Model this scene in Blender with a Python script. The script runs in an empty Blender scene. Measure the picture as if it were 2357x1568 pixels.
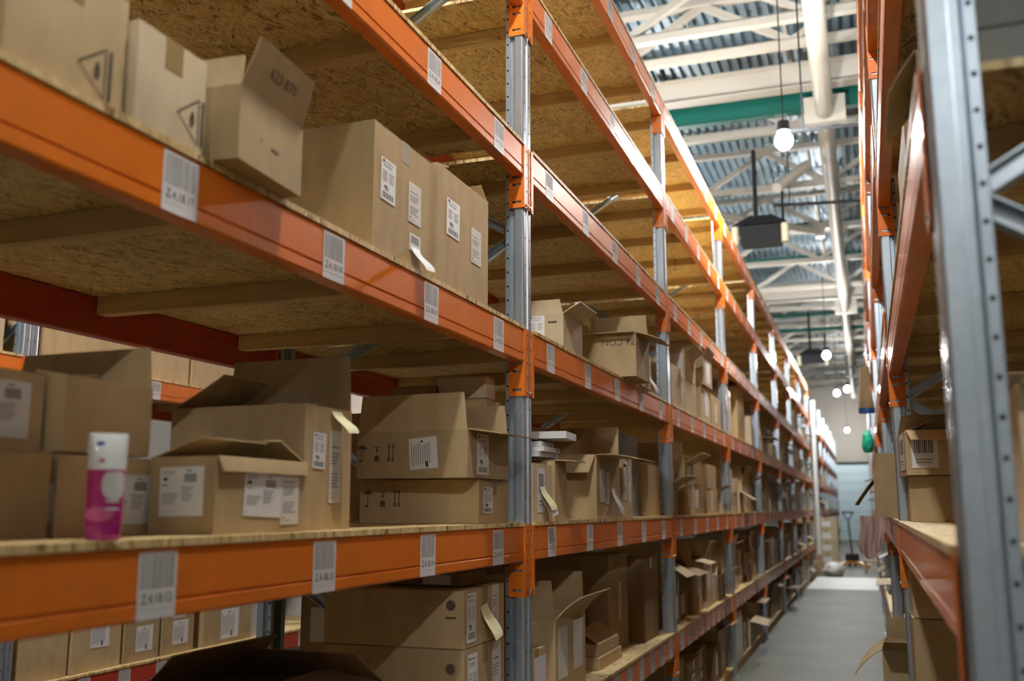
import bpy, bmesh, math, random
from mathutils import Vector, Matrix
R = math.radians
rng = random.Random(7)
COL = bpy.context.scene.collection

# ------------------------------------------------------------------ materials
def nt(name):
    m = bpy.data.materials.new(name); m.use_nodes = True
    n = m.node_tree; n.nodes.clear()
    o = n.nodes.new('ShaderNodeOutputMaterial'); b = n.nodes.new('ShaderNodeBsdfPrincipled')
    n.links.new(b.outputs[0], o.inputs[0])
    return m, n, b
def N(n, t, **k):
    x = n.nodes.new(t)
    for a, v in k.items():
        if a.startswith('i_'):
            x.inputs[a[2:].replace('_', ' ')].default_value = v
        else: setattr(x, a, v)
    return x
def ramp(n, pts):
    r = n.nodes.new('ShaderNodeValToRGB'); e = r.color_ramp.elements
    e[0].position = pts[0][0]; e[0].color = (*pts[0][1], 1)
    e[1].position = pts[-1][0]; e[1].color = (*pts[-1][1], 1)
    for p, c in pts[1:-1]:
        q = e.new(p); q.color = (*c, 1)
    return r
def plain(name, col, rough=.5, metal=0, coat=0, noise=0, nscale=20, emit=None, es=0, bump=0):
    m, n, b = nt(name)
    b.inputs['Base Color'].default_value = (*col, 1)
    b.inputs['Roughness'].default_value = rough; b.inputs['Metallic'].default_value = metal
    b.inputs['Coat Weight'].default_value = coat; b.inputs['Coat Roughness'].default_value = .07
    if emit:
        b.inputs['Emission Color'].default_value = (*emit, 1); b.inputs['Emission Strength'].default_value = es
    if noise or bump:
        tc = N(n, 'ShaderNodeTexCoord'); ns = N(n, 'ShaderNodeTexNoise', i_Scale=nscale, i_Detail=5.0)
        n.links.new(tc.outputs['Object'], ns.inputs['Vector'])
        if noise:
            r = ramp(n, [(.3, tuple(c * (1 - noise) for c in col)), (.7, tuple(min(1, c * (1 + noise)) for c in col))])
            n.links.new(ns.outputs['Fac'], r.inputs[0]); n.links.new(r.outputs[0], b.inputs['Base Color'])
        if bump:
            bp = N(n, 'ShaderNodeBump', i_Strength=bump, i_Distance=.01)
            n.links.new(ns.outputs['Fac'], bp.inputs['Height']); n.links.new(bp.outputs[0], b.inputs['Normal'])
    return m
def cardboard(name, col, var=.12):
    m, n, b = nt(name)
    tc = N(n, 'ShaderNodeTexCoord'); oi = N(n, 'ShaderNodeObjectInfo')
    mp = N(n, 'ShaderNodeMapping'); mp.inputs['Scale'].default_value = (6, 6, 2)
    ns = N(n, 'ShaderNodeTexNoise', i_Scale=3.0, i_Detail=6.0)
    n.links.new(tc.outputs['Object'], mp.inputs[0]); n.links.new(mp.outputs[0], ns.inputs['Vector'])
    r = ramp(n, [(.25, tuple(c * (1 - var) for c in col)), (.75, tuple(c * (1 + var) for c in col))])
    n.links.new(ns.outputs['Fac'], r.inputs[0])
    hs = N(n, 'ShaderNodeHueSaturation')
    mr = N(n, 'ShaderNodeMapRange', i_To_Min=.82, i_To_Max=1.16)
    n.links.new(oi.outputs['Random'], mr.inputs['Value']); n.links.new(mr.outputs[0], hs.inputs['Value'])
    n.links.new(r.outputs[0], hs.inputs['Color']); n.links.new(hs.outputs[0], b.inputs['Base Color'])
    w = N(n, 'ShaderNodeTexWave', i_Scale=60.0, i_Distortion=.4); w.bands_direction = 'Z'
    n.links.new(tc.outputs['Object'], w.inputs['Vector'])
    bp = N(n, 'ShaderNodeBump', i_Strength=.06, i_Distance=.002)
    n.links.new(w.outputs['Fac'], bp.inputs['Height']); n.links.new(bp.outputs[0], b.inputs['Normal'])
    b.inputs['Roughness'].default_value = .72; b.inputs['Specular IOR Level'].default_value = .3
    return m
def osb():
    m, n, b = nt('osb_board')
    tc = N(n, 'ShaderNodeTexCoord'); oi = N(n, 'ShaderNodeObjectInfo')
    off = N(n, 'ShaderNodeVectorMath', operation='SCALE'); off.inputs[0].default_value = (37, 91, 11)
    n.links.new(oi.outputs['Random'], off.inputs['Scale'])
    add = N(n, 'ShaderNodeVectorMath', operation='ADD')
    n.links.new(tc.outputs['Object'], add.inputs[0]); n.links.new(off.outputs[0], add.inputs[1])
    wn = N(n, 'ShaderNodeTexNoise', i_Scale=9.0, i_Detail=2.0)
    n.links.new(add.outputs[0], wn.inputs['Vector'])
    sub = N(n, 'ShaderNodeVectorMath', operation='SUBTRACT'); sub.inputs[1].default_value = (.5, .5, .5)
    n.links.new(wn.outputs['Color'], sub.inputs[0])
    sc = N(n, 'ShaderNodeVectorMath', operation='SCALE'); sc.inputs['Scale'].default_value = .05
    n.links.new(sub.outputs[0], sc.inputs[0])
    ad2 = N(n, 'ShaderNodeVectorMath', operation='ADD')
    n.links.new(add.outputs[0], ad2.inputs[0]); n.links.new(sc.outputs[0], ad2.inputs[1])
    cur = None
    for i, (ang, s) in enumerate([(12, (21, 112, 8)), (-28, (24, 125, 8)), (55, (23, 118, 8)), (-70, (26, 130, 8))]):
        rot = N(n, 'ShaderNodeVectorRotate', rotation_type='Z_AXIS', i_Angle=R(ang))
        n.links.new(ad2.outputs[0], rot.inputs['Vector'])
        mp = N(n, 'ShaderNodeVectorMath', operation='MULTIPLY'); mp.inputs[1].default_value = s
        n.links.new(rot.outputs[0], mp.inputs[0])
        v = N(n, 'ShaderNodeTexVoronoi', i_Scale=1.0); n.links.new(mp.outputs[0], v.inputs['Vector'])
        sp = N(n, 'ShaderNodeSeparateColor'); n.links.new(v.outputs['Color'], sp.inputs[0])
        # strand edge darkening: thin gaps between chips
        ed = N(n, 'ShaderNodeMath', operation='MULTIPLY'); ed.inputs[1].default_value = .35
        n.links.new(v.outputs['Distance'], ed.inputs[0])
        val = N(n, 'ShaderNodeMath', operation='SUBTRACT')
        n.links.new(sp.outputs[0], val.inputs[0]); n.links.new(ed.outputs[0], val.inputs[1])
        if cur is None: cur = val.outputs[0]
        else:
            gt = N(n, 'ShaderNodeMath', operation='GREATER_THAN'); gt.inputs[1].default_value = .52
            n.links.new(sp.outputs[1], gt.inputs[0])
            mx = N(n, 'ShaderNodeMix'); n.links.new(gt.outputs[0], mx.inputs['Factor'])
            n.links.new(cur, mx.inputs['A']); n.links.new(val.outputs[0], mx.inputs['B']); cur = mx.outputs['Result']
    big = N(n, 'ShaderNodeTexNoise', i_Scale=3.0, i_Detail=3.0); n.links.new(add.outputs[0], big.inputs['Vector'])
    bm_ = N(n, 'ShaderNodeMath', operation='MULTIPLY_ADD'); bm_.inputs[1].default_value = .5; bm_.inputs[2].default_value = -.12
    n.links.new(big.outputs['Fac'], bm_.inputs[0])
    s2 = N(n, 'ShaderNodeMath', operation='ADD'); n.links.new(cur, s2.inputs[0]); n.links.new(bm_.outputs[0], s2.inputs[1])
    r = ramp(n, [(0.0, (.24, .145, .045)), (.04, (.42, .28, .10)), (.2, (.56, .40, .165)), (.6, (.68, .50, .22)), (1, (.80, .64, .34))])
    n.links.new(s2.outputs[0], r.inputs[0]); n.links.new(r.outputs[0], b.inputs['Base Color'])
    bp = N(n, 'ShaderNodeBump', i_Strength=.25, i_Distance=.002)
    n.links.new(s2.outputs[0], bp.inputs['Height']); n.links.new(bp.outputs[0], b.inputs['Normal'])
    b.inputs['Roughness'].default_value = .55
    return m
def wood(name, c1, c2, axis=0):
    m, n, b = nt(name)
    tc = N(n, 'ShaderNodeTexCoord'); mp = N(n, 'ShaderNodeMapping')
    s = [30, 30, 30]; s[axis] = 2; mp.inputs['Scale'].default_value = s
    ns = N(n, 'ShaderNodeTexNoise', i_Scale=1.0, i_Detail=6.0, i_Distortion=.6)
    n.links.new(tc.outputs['Object'], mp.inputs[0]); n.links.new(mp.outputs[0], ns.inputs['Vector'])
    r = ramp(n, [(.3, c1), (.7, c2)]); n.links.new(ns.outputs['Fac'], r.inputs[0])
    n.links.new(r.outputs[0], b.inputs['Base Color']); b.inputs['Roughness'].default_value = .6
    return m
def galv():
    m, n, b = nt('galvanised_steel')
    tc = N(n, 'ShaderNodeTexCoord')
    v = N(n, 'ShaderNodeTexVoronoi', i_Scale=70.0); n.links.new(tc.outputs['Object'], v.inputs['Vector'])
    ns = N(n, 'ShaderNodeTexNoise', i_Scale=4.0, i_Detail=3.0); n.links.new(tc.outputs['Object'], ns.inputs['Vector'])
    sp = N(n, 'ShaderNodeSeparateColor'); n.links.new(v.outputs['Color'], sp.inputs[0])
    mx = N(n, 'ShaderNodeMath', operation='MULTIPLY_ADD'); mx.inputs[1].default_value = .22
    n.links.new(sp.outputs[0], mx.inputs[0]); n.links.new(ns.outputs['Fac'], mx.inputs[2])
    r = ramp(n, [(.1, (.42, .50, .57)), (1.0, (.54, .63, .72))]); n.links.new(mx.outputs[0], r.inputs[0])
    n.links.new(r.outputs[0], b.inputs['Base Color'])
    r2 = ramp(n, [(.2, (.27,) * 3), (1.0, (.32,) * 3)]); n.links.new(mx.outputs[0], r2.inputs[0])
    n.links.new(r2.outputs[0], b.inputs['Roughness'])
    b.inputs['Metallic'].default_value = .75
    return m
def concrete(name, c1, c2, rough, sc=1.2):
    m, n, b = nt(name)
    tc = N(n, 'ShaderNodeTexCoord')
    ns = N(n, 'ShaderNodeTexNoise', i_Scale=sc, i_Detail=9.0, i_Roughness=.65); n.links.new(tc.outputs['Object'], ns.inputs['Vector'])
    r = ramp(n, [(.3, c1), (.7, c2)]); n.links.new(ns.outputs['Fac'], r.inputs[0]); n.links.new(r.outputs[0], b.inputs['Base Color'])
    b.inputs['Roughness'].default_value = rough
    return m
M = dict(
    card=cardboard('brown_cardboard', (.46, .34, .18)),
    cardl=cardboard('pale_cardboard', (.54, .44, .29)),
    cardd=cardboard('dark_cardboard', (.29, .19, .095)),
    cardw=cardboard('white_cardboard', (.62, .62, .60), .04),
    cardg=cardboard('grey_blue_cardboard', (.20, .21, .20), .06),
    osb=osb(), wood=wood('batten_wood', (.48, .33, .15), (.68, .50, .26)),
    palwood=wood('pallet_wood', (.42, .28, .14), (.6, .45, .27), 1),
    orange=plain('orange_paint', (.74, .175, .006), .46, 0, .3, .06, 12), red_and_shade=plain('red_and_shaded_orange_paint', (.46, .035, .006), .45, 0, .4, .06, 12),  # true red on back rack's low beam; shade colour on orange rear beams
    galv=galv(), steel=plain('zinc_bolt', (.8, .8, .8), .22, 1),
    hole=plain('dark_hole', (.01, .01, .012), .9),
    paper=plain('white_paper', (.72, .72, .72), .5), papery=plain('cream_paper', (.66, .64, .57), .6),
    note=plain('yellow_note_paper', (.72, .70, .42), .6),
    ink=plain('black_ink', (.03, .03, .03), .6), inkg=plain('grey_ink', (.26, .26, .26), .6),
    inkb=plain('faded_print', (.10, .07, .045), .7), blue=plain('blue_print', (.02, .13, .5), .4),
    tape=plain('parcel_tape', (.36, .25, .12), .18, 0, .4),
    clear=plain('clear_tape', (.5, .47, .38), .12, 0, .5),
    white=plain('white_steel_paint', (.48, .445, .39), .5),
    deckm=plain('roof_deck_steel', (.24, .34, .42), .4, .2, 0, .12, 3),
    green=plain('green_steel_paint', (.004, .11, .085), .5),
    black=plain('black_metal', (.005, .006, .009), .7), dgrey=plain('dark_grey_metal', (.012, .014, .017), .75),
    cream=plain('cream_plastic', (.75, .70, .50), .4),
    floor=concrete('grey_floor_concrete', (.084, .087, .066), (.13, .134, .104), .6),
    floor_lit=concrete('painted_lit_concrete', (.62, .65, .63), (.74, .77, .75), .5),  # pale tone paints the light band falling across the aisle floor
    wall=concrete('grey_wall', (.30, .27, .24), (.38, .35, .31), .8, .4),
    door=plain('pale_blue_door', (.50, .64, .70), .45, 0, 0, .04, 2), doorj=plain('door_joint', (.25, .33, .37), .6),
    bulb=plain('lamp_bulb', (1, 1, 1), .3, emit=(.86, .95, 1), es=60),
    pink=plain('magenta_plastic', (.50, .015, .20), .3, 0, .4), pinkd=plain('magenta_cap', (.42, .01, .24), .3, 0, .4),
    pinkl=plain('pink_print', (.70, .14, .36), .35), wplas=plain('white_plastic', (.80, .80, .78), .3, 0, .4),
    film=plain('pink_plastic_film', (.62, .47, .45), .25, 0, .5), sack=plain('tan_sack', (.50, .40, .24), .8, 0, 0, .1, 30, bump=.3),
    teal=plain('teal_plastic', (.01, .40, .26), .4), yellow=plain('yellow_paint', (.70, .34, .02), .4),
    red=plain('red_paint', (.5, .02, .02), .35, 0, .3),
)

# ------------------------------------------------------------------ mesh helper
class MB:
    def __init__(s): s.v = []; s.f = []; s.m = []; s.mats = []
    def mi(s, m):
        m = M[m]
        if m not in s.mats: s.mats.append(m)
        return s.mats.index(m)
    def add(s, vs, fs, mat, T=None):
        o = len(s.v); k = s.mi(mat)
        s.v += [tuple(T @ Vector(v)) if T else tuple(v) for v in vs]
        for f in fs: s.f.append(tuple(i + o for i in f)); s.m.append(k)
        return s
    def box(s, x0, x1, y0, y1, z0, z1, mat, T=None):
        if x0 > x1: x0, x1 = x1, x0
        if y0 > y1: y0, y1 = y1, y0
        if z0 > z1: z0, z1 = z1, z0
        vs = [(x, y, z) for x in (x0, x1) for y in (y0, y1) for z in (z0, z1)]
        return s.add(vs, [(0, 1, 3, 2), (4, 6, 7, 5), (0, 4, 5, 1), (2, 3, 7, 6), (0, 2, 6, 4), (1, 5, 7, 3)], mat, T)
    def prism(s, poly, a, b, axis, mat, T=None):
        # poly: 2D points; axis 'x': (y,z), 'y': (x,z), 'z': (x,y)
        def P(p, t): return (t, p[0], p[1]) if axis == 'x' else (p[0], t, p[1]) if axis == 'y' else (p[0], p[1], t)
        n = len(poly)
        vs = [P(p, a) for p in poly] + [P(p, b) for p in poly]
        fs = [(i, (i + 1) % n, (i + 1) % n + n, i + n) for i in range(n)] + [tuple(range(n))[::-1], tuple(range(n, 2 * n))]
        return s.add(vs, fs, mat, T)
    def disc(s, c, nrm, r, mat, n=10, r2=None):
        q = Vector(nrm).to_track_quat('Z', 'Y').to_matrix(); c = Vector(c)
        vs = [c + q @ Vector((r * math.cos(6.28318 * i / n), (r2 or r) * math.sin(6.28318 * i / n), 0)) for i in range(n)]
        return s.add([tuple(v) for v in vs], [tuple(range(n))], mat)
    def cyl(s, a, b, r, mat, n=14, r1=None, caps=True):
        a = Vector(a); b = Vector(b); q = (b - a).to_track_quat('Z', 'Y').to_matrix(); r1 = r if r1 is None else r1
        vs = []
        for c, rr in ((a, r), (b, r1)):
            vs += [tuple(c + q @ Vector((rr * math.cos(6.28318 * i / n), rr * math.sin(6.28318 * i / n), 0))) for i in range(n)]
        fs = [(i, (i + 1) % n, (i + 1) % n + n, i + n) for i in range(n)]
        if caps: fs += [tuple(range(n))[::-1], tuple(range(n, 2 * n))]
        return s.add(vs, fs, mat)
    def bar(s, a, b, w, h, mat, up=(0, 0, 1)):
        a = Vector(a); b = Vector(b); d = (b - a).normalized(); sd = d.cross(Vector(up)).normalized(); u = sd.cross(d)
        vs = [tuple(p + sd * (w / 2 * i) + u * (h / 2 * j)) for p in (a, b) for i, j in ((-1, -1), (1, -1), (1, 1), (-1, 1))]
        return s.add(vs, [(0, 3, 2, 1), (4, 5, 6, 7), (0, 1, 5, 4), (1, 2, 6, 5), (2, 3, 7, 6), (3, 0, 4, 7)], mat)
    def lathe(s, prof, mat, n=24, c=(0, 0, 0)):
        vs = [(c[0] + r * math.cos(6.28318 * i / n), c[1] + r * math.sin(6.28318 * i / n), c[2] + z) for r, z in prof for i in range(n)]
        fs = [(k * n + i, k * n + (i + 1) % n, (k + 1) * n + (i + 1) % n, (k + 1) * n + i) for k in range(len(prof) - 1) for i in range(n)]
        return s.add(vs, fs, mat)
    def mesh(s, name):
        me = bpy.data.meshes.new(name); me.from_pydata(s.v, [], s.f)
        for m in s.mats: me.materials.append(m)
        me.polygons.foreach_set('material_index', s.m); me.update()
        return me
    def build(s, name, parent=None, smooth=False, bevel=0):
        me = s.mesh(name)
        bm = bmesh.new(); bm.from_mesh(me); bmesh.ops.recalc_face_normals(bm, faces=bm.faces); bm.to_mesh(me); bm.free()
        if smooth:
            me.polygons.foreach_set('use_smooth', [True] * len(me.polygons)); me.set_sharp_from_angle(angle=R(35))
        o = bpy.data.objects.new(name, me); COL.objects.link(o)
        if parent: o.parent = parent
        if bevel:
            b = o.modifiers.new('bevel', 'BEVEL'); b.width = bevel; b.segments = 2; b.limit_method = 'ANGLE'; b.angle_limit = R(50)
        return o
def tag(o, label, cat, group=None):
    o['label'] = label; o['category'] = cat
    if group: o['group'] = group
    return o
def empty(name, loc, label, cat, group=None, rz=0):
    o = bpy.data.objects.new(name, None); COL.objects.link(o); o.location = loc; o.rotation_euler.z = rz
    o.empty_display_size = .05
    return tag(o, label, cat, group)
def struct(o): o['kind'] = 'structure'; return o
def copy_tree(o, parent=None):
    c = o.copy(); COL.objects.link(c); c.parent = parent
    for ch in [k for k in bpy.data.objects if k.parent == o]: copy_tree(ch, c)
    return c
_tm = {}
def text_mesh(txt, size):
    k = (txt, size)
    if k not in _tm:
        cu = bpy.data.curves.new('t', 'FONT'); cu.body = txt; cu.size = size; cu.align_x = 'CENTER'; cu.align_y = 'CENTER'; cu.resolution_u = 2
        o = bpy.data.objects.new('t', cu); me = bpy.data.meshes.new_from_object(o)
        _tm[k] = ([tuple(v.co) for v in me.vertices], [tuple(p.vertices) for p in me.polygons])
        bpy.data.objects.remove(o); bpy.data.curves.remove(cu); bpy.data.meshes.remove(me)
    return _tm[k]
ORD = ['nearest', 'second', 'third', 'fourth', 'fifth', 'sixth', 'seventh', 'eighth', 'ninth', 'tenth', 'eleventh', 'twelfth', 'thirteenth', 'fourteenth', 'fifteenth', 'sixteenth']
LVN = {0: 'floor level', 1: 'first shelf', 2: 'second shelf', 3: 'third shelf', 4: 'fourth shelf', 5: 'fifth shelf', 6: 'top shelf'}

# ------------------------------------------------------------------ rack parts
ZL = {1: .694, 2: 1.392, 3: 2.100, 4: 2.808, 5: 3.500, 6: 4.145}
LBL = {1: 6, 2: 11, 3: 16, 4: 21, 5: 26, 6: 31}
BT = .014      # board thickness
def post_mesh(z1, detail, sx):
    """upright, front face at x=0 looking +x, body toward -x ; width along y centred 0"""
    half = [(-.014, .0), (-.014, .006), (-.001, .010), (0, .013), (0, .040), (-.002, .046), (-.006, .049), (-.032, .049), (-.035, .036), (-.049, .036), (-.053, .0485), (-.068, .049), (-.070, .047), (-.070, .040), (-.066, .040)]
    out = half + [(-.066, .026), (-.050, .028), (-.020, .030), (-.017, .030), (-.017, 0)]
    mb = MB()
    for sg in (1, -1):
        pl = [(p[0] * sx, p[1] * sg) for p in out]
        n = len(pl); vs = [(p[0], p[1], 0) for p in pl] + [(p[0], p[1], z1) for p in pl]
        mb.add(vs, [(i, i + 1, i + 1 + n, i + n) for i in range(n - 1)], 'galv')
    if detail:
        z = .08
        while z < z1 - .03:
            for sg in (1, -1):
                mb.disc((-.0605 * sx, sg * .0496, z), (0, sg, 0), .0042, 'hole', 10)
            z += .0532
        z = .1
        while z < z1 - .03:
            for sg in (1, -1):
                mb.disc((.0006 * sx, sg * .024, z), (sx, 0, 0), .0042, 'hole', 8)
            z += .1067
    else:
        z = .08
        while z < z1 - .03:
            for sg in (1, -1):
                mb.disc((-.0605 * sx, sg * .0496, z), (0, sg, 0), .0045, 'hole', 6)
            z += .0532
    mb.box(-.066 * sx, -.064 * sx, -.03, .03, z1 - .001, z1, 'galv')
    return mb.mesh('upright_post')
POST = {}
def get_post(z1, detail, sx):
    k = (z1, detail, sx)
    if k not in POST: POST[k] = post_mesh(z1, detail, sx)
    return POST[k]
def link(name, me, parent, loc=(0, 0, 0), rz=0):
    o = bpy.data.objects.new(name, me); COL.objects.link(o); o.parent = parent; o.location = loc; o.rotation_euler.z = rz
    return o
_brace = {}
def brace_mesh(sx, depth):
    k = (sx, depth)
    if k not in _brace:
        out = []
        f = -.045 * sx; b = -(depth - .045) * sx
        for (za, zb) in ((1.24, .63), (1.85, 1.24), (1.85, 2.47), (3.08, 2.47), (3.08, 3.69)) if sx > 0 else ((.06, .66), (1.27, .66), (1.27, 1.89), (2.50, 1.89), (2.50, 3.12), (3.73, 3.12)):
            mb = MB()
            mb.bar((b, .006, za), (f, .006, zb), .003, .036, 'galv', up=(0, 0, 1))
            mb.bar((b, -.006, za + .017), (f, -.006, zb + .017), .024, .003, 'galv')
            mb.bar((b, -.006, za - .017), (f, -.006, zb - .017), .024, .003, 'galv')
            mb.disc((f, -.02, zb), (0, -1, 0), .010, 'steel', 10)
            out.append(mb.mesh('diagonal_brace'))
        mb = MB(); mb.bar((b, 0, .22), (f, 0, .22), .03, .03, 'galv'); out.append(mb.mesh('horizontal_brace'))
        _brace[k] = out
    return _brace[k]
def frame(x, y, sx, depth, z1, label, group, detail=False):
    fr = empty('rack_frame', (x, y, 0), label, 'rack frame', group)
    link('front_post', get_post(z1, detail, sx), fr, (-.004 * sx, 0, .006))
    link('rear_post', get_post(z1, detail, -sx), fr, (-(depth - .004) * sx, 0, .006))
    for me in brace_mesh(sx, depth): link(me.name.split('.')[0], me, fr)
    k = ('foot', sx)
    if k not in POST:
        mb = MB(); mb.box(-.09, .02, -.07, .07, 0, .006, 'galv'); POST[k] = mb.mesh('foot_plate')
    link('foot_plate', POST[k], fr, (-.004 * sx - (.0 if sx > 0 else -.07), 0, 0)); link('foot_plate', POST[k], fr, (-(depth) * sx + (.07 if sx > 0 else 0), 0, 0))
    return fr
BEAM = {}
def beam_mesh(Lb, sx, mat='orange'):
    k = ('b', round(Lb, 4), sx, mat)
    if k not in BEAM:
        H = .120
        p = [(-.004, 0), (-.001, -.0015), (0, -.005), (0, -.086), (-.0035, -.0885), (-.0035, -.0905), (0, -.093), (0, -.115), (-.002, -.119), (-.005, -H), (-.042, -H), (-.045, -.116), (-.045, -.036), (-.043, -.034), (-.043, -.032), (-.045, -.030), (-.045, -.004), (-.041, 0)]
        mb = MB(); mb.prism([(a * sx, b) for a, b in p], -Lb / 2, Lb / 2, 'y', mat)
        BEAM[k] = mb.mesh('beam_body')
    return BEAM[k]
def conn_mesh(e, sx):
    """connector at +y (e=1) or -y end; origin at post centre, front plane, beam top"""
    k = ('c', e, sx)
    if k not in BEAM:
        mb = MB(); t = .007; bt = t - .250; X = lambda v: v * sx
        # front plate with a fold
        mb.box(X(.003), X(-.0005), -e * .054, -e * .030, bt, t - .003, 'orange')
        mb.box(X(.001), X(-.0005), -e * .030, -e * .006, bt + .004, t, 'orange')
        mb.prism([(X(.003), -e * .030), (X(.001), -e * .026), (X(-.0005), -e * .030)], bt, t - .003, 'z', 'orange')
        for i in range(5):
            z = t - .022 - i * .0525
            mb.disc((X(.0016), -e * .020, z), (sx, 0, 0), .0045, 'hole', 8, .0055)
        mb.cyl((X(.001), -e * .020, bt + .016), (X(.006), -e * .020, bt + .016), .0065, 'steel', 8)
        # side plate: solid bands around three slots
        y0, y1 = -e * .0535, -e * .0505
        xs0, xs1 = X(-.060), X(.003)
        sl = [t - .131, t - .160, t - .227]; hh = .0045; a, b2 = X(-.044), X(-.010)
        zt = t - .004
        for zc in sl:
            mb.box(xs0, xs1, y0, y1, zc + hh, zt, 'orange')
            mb.box(xs0, a, y0, y1, zc - hh, zc + hh, 'orange'); mb.box(b2, xs1, y0, y1, zc - hh, zc + hh, 'orange')
            zt = zc - hh
        mb.box(xs0, xs1, y0, y1, bt, zt, 'orange')
        me = mb.mesh('beam_connector'); BEAM[k] = me
    return BEAM[k]
def loc_label_mesh(sx, txt=None):
    k = ('l', sx, txt)
    if k in BEAM: return BEAM[k]
    mb = MB(); w, h = .098, .112; X = lambda v: v * sx
    mb.box(X(.0002), X(.0007), -w / 2, w / 2, -h, 0, 'paper')
    r2 = random.Random(sum(map(ord, txt or 'x')))
    if txt:
        y = -w / 2 + .006
        while y < w / 2 - .008:
            bw = r2.choice([.0012, .0012, .0020, .0028]); mb.box(X(.0007), X(.0009), y, y + bw, -.062, -.006, 'inkg'); y += bw + r2.choice([.0014, .002, .0028])
        vs, fs = text_mesh(txt, .0235)
        mb.add([(X(.0011), sx * a * .88, b - .079) for a, b, c in vs], fs, 'ink')
        mb.box(X(.0007), X(.0009), -w / 2 + .006, w / 2 - .006, -.0965, -.0960, 'inkg')
    else:
        for i in range(9):
            y = -w / 2 + .008 + i * .0096; mb.box(X(.0007), X(.0009), y, y + .0045, -.062, -.006, 'inkg')
        for i in range(4):
            y = -w / 2 + .012 + i * .02; mb.box(X(.0007), X(.0009), y, y + .013, -.088, -.072, 'inkg')
    BEAM[k] = mb.mesh('location_label'); return BEAM[k]
def beam(x, ya, yb, z, sx, label, group, nlab=5, code=None, start=1, mat='orange', front=True):
    """front plane x, between post centres ya<yb, top z"""
    ym = (ya + yb) / 2; Lb = yb - ya - .108
    o = empty('shelf_beam', (x, ym, z), label, 'shelf beam', group)
    bb = link('beam_body', beam_mesh(Lb, sx, mat), o)
    link('beam_connector', conn_mesh(1, sx), o, (0, (yb - ya) / 2, 0)); link('beam_connector', conn_mesh(-1, sx), o, (0, -(yb - ya) / 2, 0))
    if front:
        for i in range(nlab):
            yy = -(yb - ya) / 2 + (yb - ya) * (.097 + i * .1975) if nlab == 5 else -(yb - ya) / 2 + (yb - ya) * (i + .7) / (nlab + .4)
            t = 'Z.%s.%02d' % (code, start + i) if code else None
            link('location_label', loc_label_mesh(sx, t), bb, (0, yy, -.006))
    return o
DK = {}
def deck(x, ya, yb, z, sx, depth, label, group):
    Ld = yb - ya - .112
    k = (round(Ld, 3), sx, depth)
    if k not in DK:
        mb = MB(); mb.box(.003 * sx, -(depth + .002) * sx, -Ld / 2, Ld / 2, 0, BT, 'osb'); a = mb.mesh('osb_panel')
        mb = MB(); mb.box(-.048 * sx, -(depth - .048) * sx, -.023, .023, -.056, -.0005, 'wood'); DK[k] = (a, mb.mesh('timber_batten'))
    o = empty('shelf_board', (x, (ya + yb) / 2, z), label, 'shelf board', group)
    link('osb_panel', DK[k][0], o, (0, 0, .0008))
    for f in (.13, .39, .65, .91): link('timber_batten', DK[k][1], o, (0, -(yb - ya) / 2 + (yb - ya) * f - .03, 0))
    return o

# ------------------------------------------------------------------ cartons
FN = {'F': (1, 0), 'B': (-1, 0), 'N': (0, -1), 'Y': (0, 1)}
def face_T(face, w, d, h):
    """matrix: local (u right, v up, n out) -> carton space, origin bottom-centre of the face"""
    if face == 'T': return Matrix(((1, 0, 0, 0), (0, 1, 0, 0), (0, 0, 1, h), (0, 0, 0, 1)))
    nx, ny = FN[face]; rx, ry = -ny, nx
    ox, oy = nx * w / 2, ny * d / 2
    return Matrix(((rx, 0, nx, ox), (ry, 0, ny, oy), (0, 1, 0, 0), (0, 0, 0, 1)))
def paper(kind, w, h):
    mb = MB(); mb.box(-w / 2, w / 2, -h / 2, h / 2, 0, .0006, 'papery' if kind in ('txt', 'blankc') else 'paper')
    def q(x0, x1, y0, y1, m='inkg'): mb.box(w * (x0 - .5), w * (x1 - .5), h * (y0 - .5), h * (y1 - .5), .0006, .0008, m)
    def bars(x0, x1, y0, y1, n=14):
        for i in range(n):
            a = x0 + (x1 - x0) * i / n; q(a, a + (x1 - x0) / n * (.35 + .3 * ((i * 7) % 3) / 2), y0, y1, 'ink')
    def lines(x0, x1, y0, y1, n):
        for i in range(n):
            y = y1 - (y1 - y0) * (i + .5) / n; q(x0, x0 + (x1 - x0) * (1 - .35 * ((i * 5) % 4) / 4), y - .3 * (y1 - y0) / n * .7, y + .3 * (y1 - y0) / n * .7)
    def dot(x, y, r): mb.disc((w * (x - .5), h * (y - .5), .0009), (0, 0, 1), r * w, 'ink', 14, r * w * .62)
    if kind == 'addr':
        lines(.05, .34, .84, .94, 2); dot(.13, .76, .055); lines(.05, .2, .6, .68, 1); bars(.56, .84, .68, .86)
        lines(.06, .44, .24, .48, 4); lines(.5, .78, .3, .62, 8); q(.6, .72, .9, .94)
    elif kind == 'col':
        dot(.16, .93, .08); lines(.3, .8, .9, .95, 1); lines(.15, .75, .8, .87, 2); lines(.12, .45, .45, .72, 7); lines(.55, .9, .45, .72, 7)
        dot(.3, .33, .08); q(.3, .5, .25, .36, 'inkg'); bars(.12, .88, .06, .2, 12)
    elif kind == 'txt':
        lines(.12, .75, .74, .8, 1); lines(.1, .82, .52, .7, 4); lines(.12, .8, .2, .42, 5); dot(.14, .13, .05); lines(.1, .5, .06, .09, 1)
    elif kind == 'rot':
        for i in range(9): q(.07 + .08 * i, .1 + .08 * i, .12 + .03 * (i % 3), .86 - .04 * ((i * 3) % 4))
        q(.57, .66, .06, .24, 'ink'); dot(.47, .88, .05)
    elif kind == 'tag':
        bars(.12, .88, .45, .88, 10); lines(.15, .8, .12, .3, 2)
    return mb
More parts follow.
